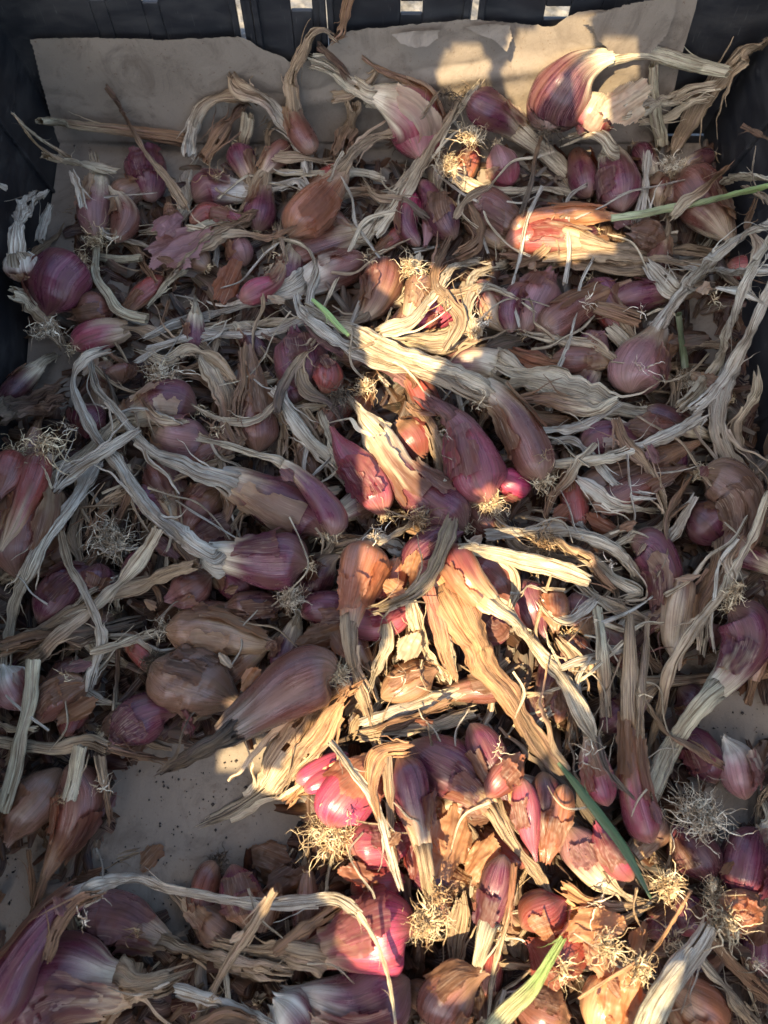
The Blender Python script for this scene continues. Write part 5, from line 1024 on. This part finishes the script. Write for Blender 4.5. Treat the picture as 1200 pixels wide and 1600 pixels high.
FK('thin brown flake lying alone on the bare paper', 238, 1340, 26, 28, 40, 'HB', .4, .12, 0, .1)
LF('frayed flat straw lying on the paper behind the pale arching leaf', [(150, 1352, 10), (180, 1342, 12), (212, 1332, 7)], 'TN', flat=.2, fold=.5)
S('dull pinkish bulb in the front corner with a rough brown neck', [[(128, 1438, 16), (150, 1432, 38), (195, 1440, 40), (240, 1462, 24), (262, 1472, 18)]], [[(300, 1488, 19), (350, 1505, 20), (400, 1520, 20), (450, 1525, 14)]], 'MV', 'TN', roots=18, flaps=2, fc='MV', lc='TN', cut=(.6, .9))
S('largest front bulb, rose striped, its ragged straw neck pointing right', [[(25, 1612, 26), (50, 1565, 70), (105, 1530, 66), (165, 1540, 42), (210, 1545, 34)]], [[(245, 1540, 30), (275, 1530, 20)]], 'PU', 'ST', roots=20, flaps=2, fc='MV', cut=(.62, 1.0), lc='TN', lift=.006)
S('long purple necked shallot arching along the front to a bent pale leaf', [[(-20, 1610, 20), (5, 1560, 40), (40, 1490, 30), (90, 1425, 22), (150, 1385, 18)]], [[(210, 1372, 14), (270, 1385, 13), (340, 1400, 13), (420, 1412, 13), (480, 1405, 12), (525, 1402, 14), (560, 1425, 12)]], 'PU', 'PU', roots=0, flaps=1, fc='HB', cut=(.75, 1.1), lc='GS', lift=.012)
LF('brown sheath lying inside the arch of the long purple neck', [(70, 1500, 10), (90, 1450, 18), (125, 1405, 14), (155, 1395, 7)], 'HB')
LF('thin drooping tip of the bent pale leaf, hanging to the bottom edge', [(558, 1425, 6), (588, 1470, 4.5), (608, 1530, 4), (620, 1610, 3)], 'ST', flat=.6, lift=.016)
LF('cut straw leaning diagonally across the front, frayed at its top', [(432, 1392, 10), (405, 1435, 11), (372, 1485, 11), (330, 1555, 13), (305, 1620, 12)], 'TN', c2='TN', flat=.6, fold=.2, twist=.2, lift=.012)
LF('straw running along the bottom edge under the diagonal one', [(275, 1545, 12), (330, 1560, 13), (380, 1580, 13), (430, 1605, 12)], 'GS')
LF('brown leaf litter curling at the bottom edge', [(300, 1610, 20), (350, 1590, 26), (400, 1600, 20)], 'HB')

# ---------------- lower right
S('purple shallot hanging neck down beside its pink twin, right of the curled golden skin', [[(848, 1205, 14), (852, 1240, 27), (852, 1285, 24), (848, 1345, 13)]], [], 'DP', 'CO', roots=0, flaps=1, fc='CO', lift=.004)
S('pink twin of the hanging purple shallot, mostly in its shadow', [[(815, 1215, 12), (822, 1260, 24), (830, 1310, 16), (838, 1345, 8)]], [], 'PK', 'PK', roots=0)
S('copper skinned shallot hanging at the other side of the purple one', [[(882, 1225, 12), (878, 1265, 20), (866, 1310, 16), (856, 1350, 10)]], [], 'CO', 'CO', roots=0)
S('mauve shallot with a curved straw neck below the green blade', [[(886, 1290, 12), (902, 1320, 30), (925, 1355, 24), (955, 1385, 17)]], [[(985, 1402, 14), (1010, 1410, 8)]], 'MV', 'ST', roots=0, flaps=2, fc='HB', cut=(.45, .85))
S('rose shallot partly in the sun under the green blade', [[(990, 1375, 12), (965, 1345, 26), (940, 1305, 22), (930, 1285, 12)]], [], 'PK', 'PK', roots=0, flaps=1, fc='HB')
S('carmine shallot with its straight brown neck standing up to a split tip', [[(1018, 1318, 14), (1006, 1290, 28), (992, 1240, 24), (985, 1180, 19), (984, 1110, 17)]], [[(985, 1060, 14), (984, 1010, 11), (986, 962, 6)]], 'PK', 'HB', roots=0, flaps=2, fc='HB', cut=(.3, .6), lc='TN', flat=.7, tw=.15, lift=.004)
LF('narrow stalk standing beside the straight brown neck', [(1012, 968, 5), (1008, 1020, 7), (1000, 1080, 8), (1000, 1150, 10)], 'TN', flat=.7)
S('sun-flecked pink bulb between the straight brown neck and the dark withered end', [[(950, 1260, 12), (938, 1225, 24), (925, 1185, 20), (915, 1150, 10)]], [], 'PK', 'TN', roots=0, flaps=2, fc='CO')
S('purple bulb under the largest dark root tangle', [[(1110, 1380, 14), (1095, 1345, 36), (1070, 1310, 30), (1050, 1290, 14)]], [], 'DP', 'PU', roots=0, flaps=1)
S('bluish purple bulb at the frame side, a sun fleck on its brown foot', [[(1150, 1410, 18), (1160, 1370, 40), (1170, 1325, 38), (1185, 1295, 18)]], [], 'PU', 'PU', roots=30, flaps=1, fc='CO', closed=True)
S('brown mouldy bulb at the frame side under the sun fleck', [[(1120, 1400, 16), (1150, 1420, 34), (1190, 1440, 30)]], [], 'CO', 'BR', roots=60, rl=40, flaps=2, fc='CO', wr=.06)
S('violet bulb behind the root tuft at the end of the green blade', [[(1060, 1395, 16), (1075, 1425, 30), (1100, 1465, 24)]], [], 'PU', 'PK', roots=0)
S('wine red bulb at the lower edge of the sun, golden roots above it', [[(900, 1530, 16), (885, 1505, 46), (855, 1490, 42), (825, 1470, 16)]], [], 'RD', 'RD', roots=0, flaps=2, fc='CO')
S('salmon bulb with a torn lip above the wine red bulb', [[(815, 1450, 14), (835, 1432, 34), (865, 1420, 30), (885, 1405, 12)]], [], 'RD', 'PK', roots=0, flaps=2, fc='OR', closed=True)
S('slim violet shallot standing on a pale stalk that runs off the bottom edge', [[(788, 1335, 12), (780, 1370, 26), (768, 1410, 24), (758, 1455, 16)]], [[(748, 1495, 11), (738, 1540, 10), (715, 1575, 11), (692, 1625, 11)]], 'PU', 'PU', roots=0, flaps=1, fc='PU', lc='PG', flat=.7, tw=.1, cut=(.7, 1.1), lift=.008)
LF('slim red stalk standing just beside the slim violet shallot', [(802, 1350, 6), (798, 1400, 8), (790, 1450, 7), (770, 1530, 5), (762, 1590, 4)], 'CO', c2='ST', flat=.7)
LF('crumbling tan strip of sheath standing by the yellow root mass', [(720, 1398, 12), (722, 1440, 20), (715, 1490, 22), (708, 1525, 18)], 'TN', flat=.25, fold=.3, twist=.2)
S('brownish bulb in shade at the bottom edge, behind the pale stalks', [[(680, 1610, 16), (690, 1570, 40), (720, 1535, 34), (760, 1520, 16)]], [], 'RB', 'HB', roots=10, flaps=2, fc='HB')
S('red-brown bulb in shade at the bottom edge, near the wine red bulb', [[(800, 1560, 14), (840, 1580, 42), (890, 1600, 36)]], [], 'RB', 'HB', roots=0, flaps=2, fc='HB')
S('coppery bulb at the bottom corner beside the thick green stalk', [[(1120, 1620, 18), (1100, 1580, 44), (1060, 1555, 40), (1035, 1540, 18)]], [], 'CO', 'TN', roots=0, flaps=2, fc='CO')
S('orange skinned bulb in the sun at the bottom edge', [[(930, 1625, 18), (945, 1580, 42), (960, 1540, 36), (965, 1515, 16)]], [], 'OR', 'OR', roots=0, flaps=3, fc='OR')
LF('tan neck with patterned dry skin lying in the sun, lower side of the heap', [(880, 1385, 14), (920, 1410, 20), (965, 1425, 20), (1005, 1415, 10)], 'OR', c2='TN', flat=.4, fold=.4)
FK('golden veined skin in the sun above the matted golden roots', 930, 1450, 40, 54, 80, 'OR', .5, .18, .1, .1)
FK('upright golden flake beside the matted golden roots', 1000, 1470, 20, 34, 10, 'OR', .7, .16, .3, .3)
FK('orange flake lying below the golden veined skin', 940, 1500, 28, 40, 130, 'OR', .7, .2, .2, -.2)
FK('large orange skin at the bottom edge beside the thick green stalk', 975, 1565, 46, 56, 20, 'OR', .5, .16, .1, .1)
RT('golden root ball in the sun at the tip of the green blade', 1045, 1385, 44, 150, 'ST')
RT('matted golden roots above the thick green stalk', 1000, 1515, 44, 130, 'ST')
RT('golden roots scattered over the golden veined skin', 950, 1480, 50, 70, 'ST')
RT('largest dark root tangle, in shade beside the hooked stalk\'s cut end', 1095, 1275, 74, 200, 'GS')
RT('loose roots at the frame side over the brown mouldy bulb', 1130, 1440, 60, 90, 'ST')
RT('curling white root threads below the root ball', 1050, 1470, 50, 24, 'ST', curl=.6)
RT('curly root wisps on the skins by the thick green stalk', 880, 1520, 46, 26, 'ST', curl=.8)
LF('long forked root like a golden thread below the root ball', [(1080, 1392, 4), (1050, 1440, 5), (1015, 1490, 5), (960, 1525, 4), (905, 1560, 3)], 'OR', flat=.9, lift=.012)
LF('dry leaf at the frame side below the loose roots', [(1110, 1470, 12), (1140, 1500, 14), (1175, 1530, 14), (1210, 1560, 12)], 'HB')
LF('pale straw running to the corner past the thick green stalk', [(1090, 1488, 11), (1125, 1530, 14), (1160, 1575, 14), (1195, 1620, 12)], 'ST', c2='TN', lift=.006)
LF('thick grey-green stalk rising from the bottom edge', [(995, 1640, 24), (1030, 1570, 23), (1070, 1505, 21), (1110, 1445, 16)], 'PG', c2='GS', flat=.8, fold=.06, twist=.1, lift=.012)
LF('green tipped stalk leaning in from the bottom edge', [(740, 1645, 16), (790, 1585, 17), (835, 1535, 13), (862, 1495, 9), (880, 1465, 6)], (.48, .46, .27), c2='GN', flat=.75, fold=.08, twist=.1, lift=.012)
LF('green blade of fresh leaf slanting across the dark withered end', [(872, 1192, 3), (905, 1232, 7), (940, 1278, 9), (978, 1330, 8), (1017, 1404, 2)], 'DG', flat=.3, fold=.1, twist=.2, name='green_leaf', cat='green leaf', m=M_GREEN, lift=.016, ragged=.2)
LF('thin hooked grey blade beside the straight brown neck', [(935, 1150, 5), (945, 1195, 6), (965, 1222, 7), (992, 1248, 3)], 'DK', flat=.3, lift=.01)

strands(26, (40, 1160, 260, 1580), wlo=1.6, whi=3.2, l0=60, l1=180)
# ---------------- small loose things over everything
scraps(45, 'straw_splinters', 'thin splinters of dry straw scattered on top of the heap', wlo=1.4, whi=2.8, l0=40, l1=110, cols=('ST', 'GS', 'TN', 'ST'))
k = 0
while k < 26:
    x, y = rng.uniform(60, 1180), rng.uniform(300, 1600)
    if bare(x, y): continue
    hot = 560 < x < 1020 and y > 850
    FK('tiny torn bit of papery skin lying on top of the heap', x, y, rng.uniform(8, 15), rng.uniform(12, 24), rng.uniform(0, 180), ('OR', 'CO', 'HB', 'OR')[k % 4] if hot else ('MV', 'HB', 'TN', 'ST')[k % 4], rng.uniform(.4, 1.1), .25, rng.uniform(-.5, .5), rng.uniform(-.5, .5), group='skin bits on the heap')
    k += 1
k = 0
while k < 34:
    x, y = rng.uniform(60, 1180), rng.uniform(240, 1600)
    if bare(x, y): continue
    RT('few loose root hairs lying on top of the heap', x, y, rng.uniform(20, 44), int(rng.integers(5, 12)), ('ST', 'GS', 'WH', 'TN')[k % 4], group='loose root hairs', curl=.7)
    k += 1
# soil crumbs on the bare paper: nobody could count them
Vs = []; Fs = []
oct_ = np.array([(1,0,0),(-1,0,0),(0,1,0),(0,-1,0),(0,0,1),(0,0,-1)], float); of = np.array([(0,2,4),(2,1,4),(1,3,4),(3,0,4),(2,0,5),(1,2,5),(3,1,5),(0,3,5)])
for (ax, bx, ay, by, n) in ((190, 420, 1180, 1330, 90), (150, 300, 1320, 1460, 50), (1090, 1195, 1060, 1150, 40), (0, 60, 1340, 1480, 16), (80, 420, 70, 230, 20), (90, 140, 280, 420, 12)):
    for _ in range(n):
        x, y = rng.uniform(ax, bx), rng.uniform(ay, by); p = unproj(x, y, .003); r = .0004+.0010*rng.random()**3
        p[2] = .0022+r*.4
        Fs.append(of+len(Vs)*6); Vs.append(p + oct_*r*rng.uniform(.5, 1.3, (6, 1)))
tag(mesh('soil_crumbs', np.concatenate(Vs), np.concatenate(Fs), mat=plain('soil', (.035, .025, .018), .95), flat=True), 'dark crumbs of soil sprinkled on the bare brown paper', 'soil crumbs', kind='stuff')
